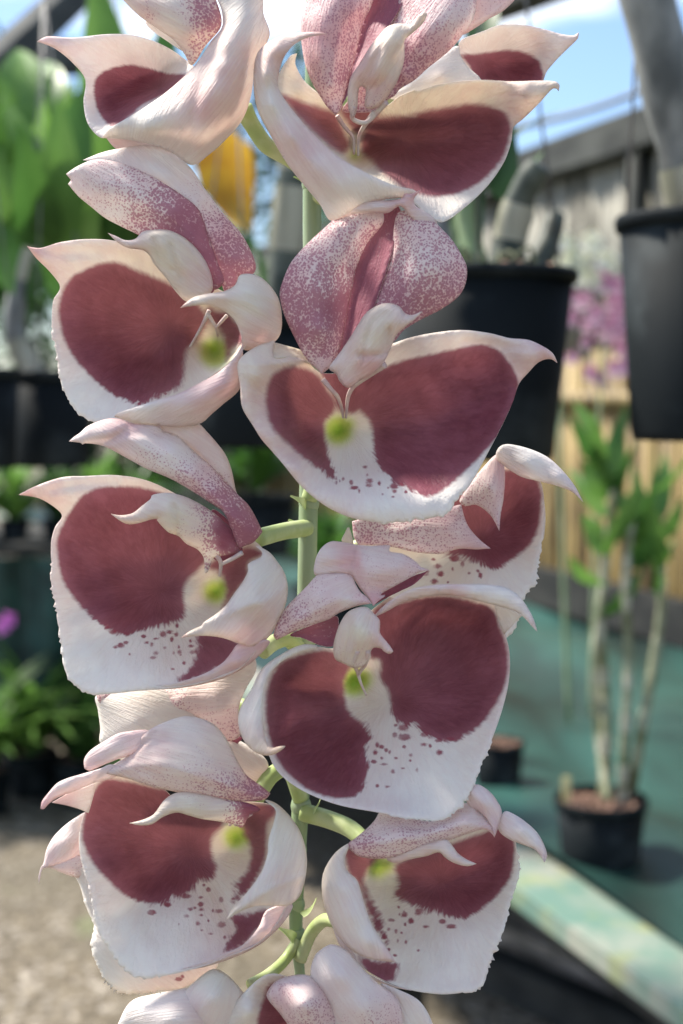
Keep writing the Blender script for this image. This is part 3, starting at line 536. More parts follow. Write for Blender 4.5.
# F7: behind on the right
flower("480,540", -60, "308,600,-105 340,560,-110 400,520,-125", [9, 8], [
 ('lip', [dict(outline="N 300,200,-10 380,120,-6 450,90,0 520,105,0 553,138,-2 562,190,-8 565,240,-12 555,320,-14 535,400,-12 512,440,-10 500,490,-8 480,528,-6 455,548,-4 380,500,0 300,490,-14 200,480,-22 100,380,-30 80,300,-30 200,260,-26",
   ins="N 300,330,-40 400,250,-40 480,200,-36 500,300,-30 420,380,-22 460,440,-12", roll=6, rw=6, pink="N 550,200,.4 450,400,.05", cream="N 300,370,.45 450,400,.15 500,480,.05",
   blotch=["N 290,220 380,140 460,105 530,118 553,150 556,200 545,265 520,308 480,340 450,362 425,365 385,350 345,335 300,325 270,300"],
   spots="N 272,340,2.6 283,358,2.6 290,378,2.2 322,365,2 310,400,2 348,352,3 388,370,3 395,382,3 365,376,2 274,398,2 328,338,3 250,380,2.6 256,372,2", fringe=(510, 540, 550, 650)),
   dict(outline="N 50,255,-20 62,300,-20 48,300,-20 30,292,-20 38,272,-20", cream=.4, d=-20),
   dict(outline="N 436,60,20 448,42,20 470,37,20 520,48,20 570,70,22 610,105,26 645,150,32 665,190,36! 635,162,32 590,145,28 540,133,24 500,122,20 458,95,16 440,80,16", ins="N 520,85,32 600,125,34", roll=6, rw=5, pink="N 660,185,.7 520,70,.0 500,115,.4 600,130,.3")]),
 ('sepal', [dict(outline="N 340,185,6 370,140,8 400,100,10 440,62,12 455,85,14! 460,120,16 456,180,18 448,225,22 445,265,28! 432,240,24 420,222,20 400,205,16 380,196,12 355,200,8",
   ins="N 420,150,26", roll=5, rw=4, spk="N 400,160,.45 445,110,.2 430,210,.35 360,180,.5", pink="N 445,250,.7 400,150,.35 458,120,.8")]),
 ('petal', [dict(outline="N 58,240,6! 100,228,8 200,222,8 300,205,8 345,195,10! 352,225,12 365,255,14 390,285,18 422,311,26! 385,314,20 340,312,16 290,325,12 230,322,10 150,305,10 75,302,8! 62,280,6",
   ins="N 200,265,22 320,260,22", roll=5, rw=4, spk="N 100,270,.55 200,250,.5 300,250,.45 380,300,.3 200,300,.5", pink="N 200,260,.45 410,308,.7 100,290,.7")])])

# F9: fourth on the left
flower("190,850", 8, "301,800,-100 290,770,-92 272,775,-70 255,800,-50", [8.5, 9], [
 ('lip', [dict(outline="R 275,600,-8 400,575,-10 550,620,-16 S 50,700,-20 Z 440,268,-22 520,270,-14 560,280,-6 590,330,0 600,420,8 590,490,14 560,545,18 515,585,18 450,612,16 400,632,14 350,645,12 300,655,10 270,657,8 235,640,4 200,605,0 175,560,-2 160,500,-6 145,440,-10 132,385,-14 130,340,-16 140,300,-14 155,265,-10",
   ins="Z 480,350,-60 430,350,-54 350,350,-58 270,340,-46 190,330,-26 160,300,-18 230,250,-24 300,450,-44 220,430,-24 380,500,-28 300,560,-14 230,560,-8 450,560,-12 520,560,-6 400,610,6 300,625,4 520,400,-36 510,460,-26",
   roll=6, rw=6, pink="Z 180,560,0 300,600,0 150,450,.15 500,600,.4 550,550,.4", cream="Z 430,420,.35 470,350,.5 350,560,.1 300,600,.05",
   blotch=["Z 158,250 175,225 200,215 330,242 390,262 447,305 447,322 425,350 424,380 434,415 425,438 395,445 370,472 340,478 325,492 285,494 240,480 190,440 155,395 135,345 142,290",
           "Z 488,285 530,270 565,275 562,300 548,315 545,350 540,400 505,465 468,492 478,462 470,450 500,420 507,370 490,335",
           "Z 465,520 500,515 542,505 535,535 490,585 450,598 460,570 475,548"],
   green="Z 475,345,7 490,340,6", spots="Z 375,505,1.6 367,520,1.6 398,479,2.6 415,462,3.4 405,452,2 443,484,2.8 425,508,1.8 438,509,2 400,518,1.6 415,530,1.6 392,536,1.5 350,538,1.3 444,539,2.2 400,551,1.5 420,559,1.5 451,567,2.4 398,494,2.2 290,512,3 325,495,3.5 365,476,3.5 385,502,1.6 400,505,1.6 470,482,2.4 370,520,1.4", fringe=(85, 880, 160, 990)),
   dict(outline="Z 600,494,10 545,506,16 525,545,18 490,585,18 450,604,16 400,624,14 350,640,10 400,634,8 470,612,8 530,582,8 580,535,8", ins="Z 540,550,24", roll=4, rw=3, pink="Z 560,520,.6 500,580,.5 400,630,.3", d=12),
   dict(outline="R 46,722,44! 50,690,42 80,650,38 115,612,34 160,590,30 220,572,24 300,548,18 350,530,14 400,560,8 350,590,8 290,605,10 240,625,16 180,650,24 120,672,32 80,700,38 60,722,42", ins="R 150,625,36 250,588,26", roll=5, rw=5, pink="R 60,700,.8 150,620,.2 150,660,.6 300,560,.3"),
   dict(outline="R 95,695,30! 160,658,20 240,628,10 278,615,4 275,650,0 262,700,-4 250,740,-6! 210,722,6 150,705,20", pink="R 240,720,.2 130,690,.7", cream=.15),
   dict(creases=[('Z 458,526 520,480 570,452 630,430', 4, 4)], outline="Z 455,528,60! 470,500,56 500,468,50 530,425,42 545,385,36 548,350,30 560,310,20 563,285,12 540,264,6 565,272,2 595,300,0 620,340,-2 632,390,0 628,440,4 615,478,10 590,497,20 555,497,34 520,498,44 490,508,54",
   ins="Z 580,360,20 560,430,40 590,440,24 530,470,48", roll=6, rw=5, pink="Z 458,525,.5 600,470,.3 630,400,.2 560,350,0", cream="Z 560,300,.5 530,480,.3 590,360,.25 470,515,.5 560,430,.15", d=16)]),
 ('sepal', [dict(outline="Z 142,195,10! 141,175,10 155,155,10 185,135,10 215,118,8 240,113,6 280,110,4 300,130,4 260,160,8 215,175,10 190,185,12 165,196,12 152,200,12",
   ins="Z 200,150,16", roll=5, rw=4, pink="Z 150,180,.8 200,150,.45 260,130,.6", spk=.1)]),
 ('petal', [dict(creases=[('Z 195,203 300,185 400,215 530,255', 3, 5),('Z 250,150 350,130 450,190 520,240', -3, 5),('Z 190,200 260,150 300,115', -3, 3)], outline="Z 188,205,14 200,190,14 240,165,12 255,140,10 285,110,8 320,92,6 360,80,4 400,85,2 430,100,2 455,130,2 478,175,2 500,210,4 530,232,6 552,250,8! 540,263,8 505,268,8 460,266,12 400,258,16 340,246,18 290,235,18 240,218,18",
   ins="Z 350,150,26 400,200,30 300,190,28 470,230,22 430,150,16", roll=6, rw=6, spk="Z 350,120,.05 300,160,.2 250,180,.3 300,210,.4 400,240,.5 450,235,.6 520,250,.75 400,190,.35 450,170,.2 380,100,0 440,130,.05", pink="Z 240,160,.75 300,130,.6 350,110,.25 400,150,.25 530,250,.9 400,240,.5", cream="Z 380,100,.15 440,130,.25")]),
 ('column', [dict(outline="Z 241,315,40! 270,308,38 295,295,36 320,262,32 350,247,28 400,250,24 450,262,18 500,270,10 530,285,4 505,300,4 490,325,0 470,318,6 440,312,14 400,306,24 370,298,30 345,292,32 315,302,36 290,318,38 262,320,40",
   ins="Z 380,275,40 430,290,30 330,280,40", roll=8, rw=6, spk="Z 470,290,.5 500,285,1 510,275,1.1 430,280,.1 300,300,.05", pink="Z 250,315,.5 310,285,.4 400,260,.4 380,290,.1", cream="Z 390,275,.5 430,300,.3")]),
 ('antenna', "S 260,745,0 262,775,-8 255,790,-14", [3, 2], 0),
 ('antenna', "S 345,740,0 310,765,-6 278,790,-12", [3.2, 2], 0)])

# F10: half hidden flower between the third and the fourth on the left
flower("190,700", -70, "303,740,-105 275,720,-120 240,705,-135", [8, 8], [
 ('lip', [dict(outline="R 285,235 500,180 S 100,240 200,380 300,430 380,480 420,530 400,600 300,640 R 500,560 400,520 300,440 300,380 290,300", ins="R 450,350,20", d=0, infl=10, pink="R 350,350,.1 S 350,500,.35", cream=.2),
   dict(outline="S 245,435,6 300,412,6 310,425,6 290,440,6 285,480,4 262,460,4", spk=1.1, pink=1, d=6)]),
 ('petal', [dict(outline="M 162,375,6 300,368,8 420,355,8 520,320,8 600,270,8 616,310,10 590,360,12 572,400,12 565,440,12 570,500,12 520,515,12 480,470,12 430,445,12 350,440,12 L? 300,430,12".replace(' L?', '')+" R 470,340,14 385,305,20! 440,270,14 380,245,10 300,270,8 285,240,6",
   ins="M 400,400,20 500,400,20", roll=4, rw=4, spk="M 200,385,.6 300,400,.45 400,410,.5 480,390,.12 560,340,0 580,300,0 500,450,.4 540,490,.5", pink="M 200,380,.8 300,400,.6 400,390,.45 560,350,.3 540,480,.6", cream="M 560,380,.12")])])
# F14: half hidden flower behind the fourth on the left
flower("120,900", -75, "300,850,-105 250,880,-120 180,890,-135", [8, 8], [
 ('lip', [dict(outline="T 20,60 60,50 200,100 350,200 400,300 395,325 350,355 300,378 250,382 200,386 150,390 115,360 95,310 78,260 82,215 60,150 48,110", infl=12, iw=20, roll=5, pink="T 70,200,.1 300,370,.4 120,340,0", cream=.12, spots="T 300,352,3.6 310,345,3", fringe=(60, 900, 160, 1000))]),
 ('sepal', [dict(outline="R 245,735,0 200,755,4 150,790,6 100,840,8 70,895,12 58,950,14 48,970,16! 60,975,16! 100,965,14 160,950,10 215,930,4 260,900,0 250,800,-4", ins="R 150,860,18", roll=5, spk="R 150,900,.1", pink="R 100,870,.5 70,950,.7 170,800,.2 200,900,.6"),
   dict(outline="R 46,970,10! 60,955,10 120,945,10 210,915,6 250,940,4 270,1024,4 220,1020,6 150,1000,8 90,975,10 55,975,10 45,1010,12 38,1040,12! 36,1010,12", roll=4, spk="R 180,970,.35 80,965,.1", pink="R 60,970,.5 200,960,.4", infl=5)])])
# F11: lower right
flower("440,880", 0, "302,812,-100 330,820,-90 352,830,-75 372,850,-50", [10, 9.5, 9.5, 9], [
 ('lip', [dict(outline="U 95,215,0 140,225,-10 240,200,-24 400,170,-20 530,140,-12 555,170,-14 565,220,-20 568,290,-20 548,370,-18 522,450,-12 490,540,-6 470,590,-2 430,606,2 360,613,6 280,602,8 215,580,10 160,550,12 120,515,12 70,430,10 60,330,6 70,260,4",
   ins="U 190,275,-58 160,350,-36 150,420,-24 250,350,-50 400,270,-54 500,240,-40 500,350,-34 400,430,-28 250,480,-20 380,530,-10 250,560,-4 180,530,0 440,570,-6 110,300,-10", roll=6, rw=6,
   pink="U 480,500,.1 300,580,.05 150,540,.25", cream="U 220,350,.45 250,450,.25 400,550,.05 450,480,.05",
   blotch=["U 95,212 140,225 190,232 170,262 148,300 165,345 190,395 205,440 210,475 190,450 170,420 150,370 130,310 105,285",
           "U 130,508 180,520 238,528 236,560 225,578 190,578 158,558",
           "U 232,262 280,235 400,195 535,155 560,200 556,260 545,300 505,350 460,388 430,404 400,406 350,392 310,382 285,372 240,352 225,345 240,310"],
   green="U 185,262,7 205,262,4", spots="U 242,375,1.8 257,388,2 222,410,3.4 258,395,2 276,412,2 250,445,1.5 215,435,2 235,440,1.9 205,458,2.2 262,470,1.8 240,467,1.6 317,428,2.2 296,493,1.8 215,490,2.2 232,506,2 386,427,3 362,414,3 300,385,3.4 260,422,1.6 295,392,2.5 245,395,1.6", fringe=(460, 850, 520, 1000)),
   dict(outline="U 110,200,6 75,220,6 48,255,8 34,290,8 33,340,10 45,390,12 62,430,14 85,465,18 110,490,22 150,512,30 195,522,38 235,525,44! 212,490,40 190,455,36 168,420,32 152,375,28 140,335,24 128,300,20 103,275,14 96,240,10",
   ins="U 80,320,28 110,400,34 160,470,42 80,260,16", roll=6, rw=5, pink="U 50,300,.15 230,520,.6 100,480,.5 140,440,.2 60,400,.3", cream="U 70,260,.25 100,350,.1"),
   dict(outline="U 62,430,8 85,465,12 120,500,14 140,545,14 180,568,12 230,590,10 280,603,8 220,592,4 165,572,4 120,540,4 85,490,4", pink=.35, d=8, roll=3, rw=3),
   dict(outline="U 512,150,12 522,125,14 535,112,14 560,122,18 590,142,22 620,170,26 640,205,32 648,235,36 640,253,40! 630,235,36 610,215,32 575,202,28 545,190,20 520,172,14",
   ins="U 580,165,36 620,205,36", roll=6, rw=5, pink="U 530,150,.5 600,170,.25 640,240,.6 580,195,.5")]),
 ('column', [dict(outline="U 210,240,6 280,215,14 340,195,22 372,190,26 388,205,28 405,228,32 430,245,36 455,256,40! 430,263,38 395,255,34 370,240,30 352,225,26 320,235,16 270,245,10 235,255,6", ins="U 340,215,34 400,240,40", roll=6, rw=5, pink="U 380,210,.4 440,258,.4 400,245,.5 300,235,.7", cream="U 330,220,.25")]),
 ('petal', [dict(creases=[('U 120,205 250,190 400,150 490,160', 3, 6),('U 200,130 330,150 430,110', -3, 4)], outline="U 108,215,6! 105,200,6 125,185,6 160,155,6 178,135,4 195,112,2 250,125,2 330,140,4 370,120,6 430,90,8 470,120,12 498,150,18 505,185,24! 490,168,20 470,162,18 430,175,18 380,192,16 330,208,14 280,222,12 230,238,10 180,243,8 130,235,8",
   ins="U 250,180,24 350,165,24 430,140,24 160,200,16", roll=6, rw=5, spk="U 150,210,.55 250,200,.5 300,170,.42 400,160,.4 200,150,.35 350,190,.5 440,120,.2", pink="U 130,210,.8 250,170,.45 350,140,.35 450,130,.4 490,160,.8")]),
 ('sepal', [dict(creases=[('U 445,60 480,110 502,175', 3, 3),('U 435,80 465,110 490,160', -3, 3)], outline="U 428,90,10 428,60,12 440,42,12 462,40,12 490,58,12 510,82,14 524,112,16 518,145,18 506,180,24! 492,150,20 470,122,16 445,105,12", ins="U 480,90,24 460,70,20", roll=5, rw=4, spk=.1, pink="U 450,60,.4 490,90,.3 470,110,.8 505,160,.7")])])
# F12: bottom centre, cut by the frame
flower("330,1010", 10, "300,960,-95 310,935,-90 325,920,-60 345,925,-30", [7, 7], [
 ('lip', [dict(outline="V 235,330,-4 225,290,0 250,265,4 285,225,6 320,198,8 350,196,6 500,250,-10 640,330,-20 600,420,-10 400,460,0 280,420,0",
   ins="V 290,270,10 350,330,-40 330,230,-10 450,380,-40", roll=5, pink=.15, cream=.15, blotch=["V 330,215 318,245 308,275 305,320 330,380 420,400 580,350 600,300 500,230 400,200"])]),
 ('petal', [dict(outline="V 324,235,14 345,208,14 385,196,14 420,200,14 450,230,14 470,270,14 475,330,14 400,350,14 375,310,14 350,275,14 330,252,14", ins="V 400,260,40", infl=8, iw=20, roll=6, spk="V 340,230,.4 400,220,.25 420,280,.5 450,310,.45", pink="V 400,240,.45 350,260,.7")]),
 ('sepal', [dict(outline="V 418,210,18 415,185,20 425,155,20 445,138,20 462,133,20 490,145,20 512,170,20 550,210,18 590,240,14 605,275,12 600,330,10 540,360,12 470,340,16 455,280,18 440,240,20",
   ins="V 480,200,40 520,270,40", roll=6, rw=6, spk="V 450,180,0 500,250,.15 540,300,.45 480,300,.3", pink="V 450,170,.2 500,250,.35 560,300,.5"),
   dict(outline="V 560,215,4 600,228,4 640,250,4 665,290,4 675,340,4 620,360,2 600,300,2 585,250,2", roll=4, pink=.25, cream=.05)])])
# F13: bottom left, cut by the frame
flower("180,1010", 0, "298,940,-100 285,960,-90 268,975,-60 250,985,-40", [6, 6], [
 ('lip', [dict(outline="V 10,340,6 20,290,8 45,250,8 90,236,6 150,225,6 190,220,4 250,260,0 270,330,0 150,380,0", ins="V 120,290,40", roll=6, pink="V 60,260,.15 200,300,.4", cream=.05, wave=2)]),
 ('petal', [dict(outline="V 140,250,10 170,215,12 200,190,12 220,184,12 245,198,10 270,225,8 285,250,6 260,310,6 200,350,6 150,310,8", ins="V 215,240,34", roll=6, pink="V 215,210,.1 180,260,.4 250,260,.2", cream="V 225,195,.45 200,280,0", spk=.04)])])
# F1: top left
flower("160,90", 0, "p 316,180,-105 290,160,-60 266,145,-35 252,125,-30 243,108,-20", [8, 8, 8.5, 8.5, 10], [
 ('lip', [dict(outline="A 20,118,20! 50,103,16 120,107,8 220,97,0 300,101,-6 380,130,-14 450,175,-24 470,200,-10 440,230,6 340,310,14 250,368,16 205,393,8 165,352,2 153,290,-6 158,228,-10 120,178,0 70,138,12",
   ins="A 300,230,-40 240,250,-30 380,210,-36 200,280,-20 250,330,-4 180,200,-12 300,150,-16 100,130,10", roll=5, rw=5, pink="A 40,115,.6 250,130,.08 160,250,.2", blotch=["A 183,235 205,205 245,190 290,184 350,197 400,210 445,212 395,262 320,300 280,335 238,362 205,335 185,290"]),
   dict(creases=[('A 530,60 500,200 462,330 455,440', -5, 7),('A 470,180 560,190 630,200', 2, 8)], outline="A 205,393,10! 225,366,18 300,322,26 380,268,30 440,216,30 480,172,28 515,118,26 547,75,24 545,30,20 530,-40,16 650,-40,6 665,40,6 683,95,6 665,140,6 640,190,6 630,270,4 605,340,0 560,395,-4 510,440,-6 460,470,-8 400,432,0 340,410,6 270,397,10",
   ins="A 540,250,56 450,330,48 560,120,46 600,50,32 330,370,36 500,400,30 600,220,36", roll=5, rw=5, pink="A 560,110,.55 550,200,.95 500,300,.8 600,250,.7 350,350,.05 450,420,.15 620,80,.2 480,400,.3 580,20,.1", cream="A 450,420,.1 560,380,.25")]),
 ('petal', [dict(outline="A 225,-50,0 265,0,0 310,45,2 360,80,4 410,115,4 440,155,4 462,186,4 500,130,10 545,72,14 530,0,16 500,-60,10", ins="A 400,30,24 450,100,20 330,0,14", roll=5, rw=5, spk="A 280,0,.25 340,50,.45 380,60,.15 420,100,.1 400,0,.1 480,20,.7 510,60,.8 450,-30,.6 480,120,.6", pink="A 330,40,.6 400,70,.25 500,60,.9 420,0,.3 480,130,.8", cream="A 420,100,.35 400,40,.2")]),
 ('column', [dict(outline="A 330,60,-20 400,70,-20 440,110,-20 445,150,-20 380,110,-22 345,85,-22", d=-20, cream=.1)])])
# F2: top centre
flower("400,140", 12, "p 314,200,-105 330,190,-90 345,170,-70", [9, 8], [
 ('lip', [dict(outline="B 120,340,14 150,270,6 185,222,0 210,215,0! 202,255,-8 235,320,-18 290,370,-28 350,415,-34 430,430,-40 560,430,-34 620,388,-22 683,362,-12 C 60,330,-6 150,302,2 290,288,6 400,292,8 480,290,14 530,290,20 560,293,24 574,306,26 570,328,26! 560,318,24 545,322,22 515,355,14 480,392,4 440,430,-8 408,458,-16 400,510,-18 375,580,-14 320,662,-6 240,740,4 155,798,12 100,770,16 0,690,20 B 500,720,24 370,640,24 200,480,18 130,400,14",
   ins="B 450,640,-60 400,560,-50 300,480,-30 200,420,-10 C 50,550,-56 150,500,-50 250,480,-40 330,450,-30 200,620,-26 100,650,-20 300,600,-20 300,330,-8 150,350,-12 450,330,14 120,750,8 B 230,370,-10 150,340,4 560,700,0", roll=6, rw=5,
   pink="B 170,300,.05 C 300,330,.3 450,340,.75 480,380,.6 550,310,.5 150,330,.15 200,750,.05", cream="B 190,280,.4 B 450,640,.6 420,620,.6 C 150,760,.1",
   blotch=["B 145,378 250,412 330,436 370,455 400,520 425,575 415,605 385,618 340,592 250,515 180,435",
           "B 470,620 460,565 500,490 540,468 683,462 C 30,412 120,392 200,380 240,372 320,380 370,398 392,430 400,470 378,555 315,635 225,690 135,708 80,702 20,680 B 640,765 580,720 530,680 510,650",
           "B 375,440 420,412 530,422 540,470 500,520 455,545 425,520"],
   green="B 440,625,1"),
   dict(creases=[('B 130,160 80,260 110,420 250,640', 3, 6),('B 160,260 150,380 300,620', -3, 5)], outline="B 330,135,62! 290,128,58 230,130,50 150,143,40 90,172,30 55,205,24 38,250,22 34,340,22 50,440,24 100,540,26 170,660,26 250,760,26 300,820,24 340,885,20 390,870,20 470,825,20 580,800,20 683,790,20 683,765,26 600,745,32 500,700,38 370,625,40 250,512,36 160,400,32 133,345,32 140,280,38 160,225,44 200,178,50 255,150,56",
   ins="B 90,300,44 100,420,44 180,550,50 280,680,50 400,760,42 550,770,32 130,200,50", roll=6, rw=6, pink="B 320,135,.9 250,145,.6 100,250,.55 90,350,.2 150,550,.5 300,650,.3 250,600,.6 450,780,.05 80,450,.1", cream="B 150,200,.2 400,800,.1")]),
 ('sepal', [dict(outline="B 470,-60,-16 640,-60,-16 640,-10,-10 605,60,-8 560,125,-6 510,210,-4 470,280,-2 430,345,0 395,410,0 380,420,-4 405,330,-10 440,220,-20 465,120,-26 490,40,-26", spk="B 560,0,.95 480,200,.98 450,300,.8", pink=1, infl=-5, iw=10),
   dict(outline="C 225,125,-30 240,80,-26 265,20,-22 270,-40,-20 430,-40,-20 412,0,-20 370,40,-20 320,68,-22 280,95,-26", pink="C 320,30,.9 260,60,.8", spk=.3, roll=4)]),
 ('petal', [dict(outline="B 255,-60,4 250,0,4 232,50,4 222,100,4 228,180,4 242,260,4 268,330,4 300,385,4 330,430,4 365,462,6! 385,440,2 400,400,-2 415,340,-8 440,240,-12 460,160,-12 475,90,-12 505,30,-10 520,-60,-8",
   ins="B 320,120,24 330,250,22 340,350,14 400,100,12 380,-20,16", roll=7, rw=7, spk="B 280,50,.42 350,50,.5 260,200,.45 320,250,.42 420,150,.6 400,300,.7 350,380,.5 300,150,.4", pink="B 330,50,.7 320,200,.9 350,350,1 450,100,1"),
   dict(outline="B 640,-60,-8 C 60,-60,0 270,-60,0 276,10,2 262,70,4 230,120,4 180,180,4 100,245,4 50,290,4 0,320,4 B 600,385,4 560,400,4 600,200,0 560,140,-10 600,60,-14",
   ins="C 150,80,24 80,190,18 200,30,18 20,270,12", roll=7, rw=7, spk="C 100,30,.42 200,50,.4 150,120,.45 60,200,.6 20,250,.65 30,80,.55", pink="C 150,60,.55 100,150,.9 30,250,1")]),
 ('column', [dict(creases=[('B 560,120 540,200 500,290', -4, 4),('B 620,200 560,320 520,350', -4, 4),('C 90,45 30,60 B 600,110 500,230', 2, 4)], outline="B 415,430,10 412,370,16 425,310,20 460,255,24 500,190,28 540,140,32 570,108,34 610,95,36 670,98,38 C 40,85,40 65,55,44 88,40,50! 98,50,48 85,80,46 50,115,42 20,140,38 B 640,170,36 640,240,32 615,320,28 580,380,22 540,425,14 500,440,8 480,425,8 485,360,12 460,350,12 450,440,6 435,480,4 425,470,6",
   ins="B 560,180,54 540,260,50 600,150,54 480,280,38 600,220,48", roll=8, rw=6, spk="B 520,350,.3 510,400,.4 560,200,0 460,300,0", pink="B 520,350,1 540,330,.8 500,400,.9 600,120,.25 440,400,.4 620,280,.5 C 60,70,.5", cream="B 570,240,.55 600,180,.4 440,330,.2 540,200,.3")]),
 ('sepal', [dict(outline="B 395,445,-14 430,390,-10 480,320,-6 570,320,-6 580,380,-10 540,440,-14 480,450,-16", spk=.55, pink=1, infl=-4, iw=10)]),
 ('antenna', "B 440,430,6 430,470,0 455,490,-6 490,490,-6 530,450,0 565,410,10", [3, 3, 3, 3, 3.6, 4.6], 0),
 ('antenna', "B 370,465,-20 400,510,-28 435,555,-36 438,620,-46", [3, 1.6], 0),
 ('antenna', "B 520,450,0 480,505,-14 458,550,-28 455,625,-44", [3.6, 1.6], 0)])
# F3: top right, behind
flower("480,60", -75, "p 320,110,-105 370,100,-130 430,90,-150", [9, 8], [
 ('lip', [dict(outline="C 210,160,-6 230,138,0 300,113,4 345,94,6 390,86,6 450,90,8 520,105,12 580,122,16 625,127,20 642,116,24! 640,138,22 600,178,14 560,218,6 528,255,-6 515,290,-10 508,330,-10 420,350,-8 300,350,-8 220,300,-10",
   ins="C 400,240,-34 330,210,-30 470,240,-26 400,140,-4 560,165,10", roll=5, rw=5, pink="C 400,130,.1 600,150,.45 540,180,.4", cream="C 350,120,.1",
   blotch=["C 215,198 280,192 350,182 410,180 460,192 500,220 514,260 508,300 450,320 350,320 270,300 250,240"]),
   dict(outline="C -60,345,20 0,320,20 60,280,18 120,225,16 175,180,12 210,165,8 218,200,10 245,240,12 290,283,14 300,330,12 200,350,14 50,370,18", ins="C 150,270,34", roll=5, pink=.1, cream="C 150,270,.15 200,200,.1")])])

# ------------------------------------------------------------------ setting
mb = MB(); mb.add([(-60, -20, 0), (60, -20, 0), (60, 120, 0), (-60, 120, 0)], [(0, 1, 2, 3)])
tag(mb.build('ground', M['gravel'], None, (0, 0, 0)), kind='structure')
DIR = Vector((-.3566, 1, 0)).normalized(); PER = Vector((DIR.y, -DIR.x, 0))      # the shade house runs this way; PER points right
AZ = math.atan2(DIR.y, DIR.x)
def along(p0, s, side=0, z=0): return Vector((p0[0], p0[1], 0))+DIR*s+PER*side+Vector((0, 0, z))
F0 = (1.085+.3566*3.2, 4.45-3.2)        # a point of the fence line, near the camera's right
FENCE_L = 11.0
# lower fence of tan cane poles, each standing pole shown as relief of the fence's panel
fence = thing('cane_fence', along(F0, FENCE_L/2, 0, 0), 'tan cane pole fence along the back of the teal bench', 'fence')
mb = MB(); s = 0
while s < FENCE_L:
    r = random.uniform(.022, .034); c = along(F0, s, random.uniform(-.006, .006)); h = 1.66+random.uniform(-.02, .02)
    tube(mb, [c, c+Vector((random.uniform(-.008, .008), 0, h))], [r, r*.93], 7, 1); s += r*2.02
mb.build('cane_panel', M['bamboo'], fence)
mb = MB()
for z in (.5, 1.5): box(mb, along(F0, FENCE_L/2, -.045, z), (FENCE_L, .03, .05), AZ)
mb.build('rail', M['bamboo'], fence)
sheetw = thing('corrugated_wall', along(F0, FENCE_L/2, .04, 1.64), 'grey weathered corrugated sheet wall above the tan cane fence', 'wall')
mb = MB(); n = int(FENCE_L/.02); vs = []; fs = []
for i in range(n+1):
    o_ = .020*math.sin(i*.02/.085*2*math.pi)
    for th in (0, .003):
        for z in (1.64, 2.335): vs.append(along(F0, i*.02, .05+o_+th, z))
for i in range(n):
    a = i*4; b = a+4; fs += [(a, b, b+1, a+1), (a+2, a+3, b+3, b+2), (a+1, b+1, b+3, a+3), (a, a+2, b+2, b)]
mb.add(vs, fs); mb.build('sheet', M['sheet'], sheetw)
for k in range(7):
    mb = MB(); box(mb, along(F0, .6+k*1.55, .0, 2.03), (.05, .05, .78), AZ); mb.build('batten', M['beam'], sheetw)
def beam(name, p, q, w_, h_, mat, label, cat, group=None):
    p = Vector(p); q = Vector(q); d = q-p; mb = MB(); m = Matrix.Translation((p+q)/2) @ d.to_track_quat('X', 'Z').to_matrix().to_4x4()
    box(mb, None, (d.length, w_, h_), mtx=m); o = mb.build(name, mat, None, (p+q)/2, smooth=False)
    mm = o.modifiers.new('b', 'BEVEL'); mm.width = .006; return tag(o, label, cat, group)
beam('wall_plate_beam', along(F0, 0, .02, 2.39), along(F0, FENCE_L, .02, 2.39), .12, .13, M['beam'], 'long grey timber beam resting along the top of the corrugated wall', 'beam')
beam('roof_beam', at(455, 10, 4.6), at(760, -106, 3.4), .12, .14, M['beam'], 'grey roof beam crossing above the blue sky at upper right', 'beam')
beam('roof_beam', at(-30, 92, 3.6), at(100, -30, 4.4), .07, .09, M['beam'], 'dark sloping roof beam at the top left corner against white sky', 'beam')
beam('roof_beam', at(-60, 50, 5.5), at(88, 62, 6.2), .10, .12, M['beam'], 'grey horizontal roof beam behind the leaves at upper left', 'beam')
mb = MB(); a_, b_ = at(515, 128, 4.2), at(700, 66, 3.6); tube(mb, [a_, (a_+b_)/2-Vector((0, 0, .02)), b_], [.009]*3, 6)
tag(mb.build('roof_wire', M['wire'], None, a_), 'thin dark wire stretched across the blue sky above the timber beam', 'wire')
# bench with teal shade cloth
B0 = (.263+.3566*1.3, 2.19-1.3); BL = 9.0; BZ = .75
bench = thing('display_bench', along(B0, BL/2, .8, 0), 'long low bench covered in teal shade cloth with a peeling paint edge board', 'bench')
mb = MB(); nu, nv = 130, 40; vs = []; fs = []; wd = 1.55
for i in range(nu+1):
    for j in range(nv+1):
        s = BL*i/nu; t = wd*j/nv
        z = BZ+.016*math.sin(t*9+.8*math.sin(s*1.7))+.014*math.sin(s*5.1+t*4)+.014*math.sin(t*19+s*2.2)*(.5+.5*math.sin(s*1.3+1))+.008*abs(math.sin(t*8-s*3.1))
        vs.append(along(B0, s, t+.075, z))
for i in range(nu):
    for j in range(nv): a = i*(nv+1)+j; fs.append((a, a+1, a+nv+2, a+nv+1))
mb.add(vs, fs); mb.build('shade_cloth', M['teal'], bench)
mb = MB(); box(mb, along(B0, BL/2, .03, BZ-.012), (BL, .115, .03), AZ); mb.build('edge_board', M['paint'], bench, smooth=False)
mb = MB(); box(mb, along(B0, BL/2, .05, BZ-.057), (BL, .05, .058), AZ); mb.build('apron', M['darkwood'], bench, smooth=False)
mb = MB(); box(mb, along(B0, BL/2, 1.60, BZ-.06), (BL, .04, .10), AZ); mb.build('back_board', M['darkwood'], bench, smooth=False)
for k in range(6):
    for sd_ in (.12, 1.5):
        mb = MB(); box(mb, along(B0, .5+k*1.6, sd_, (BZ-.14)/2), (.07, .07, BZ-.14), AZ); mb.build('leg', M['darkwood'], bench, smooth=False)
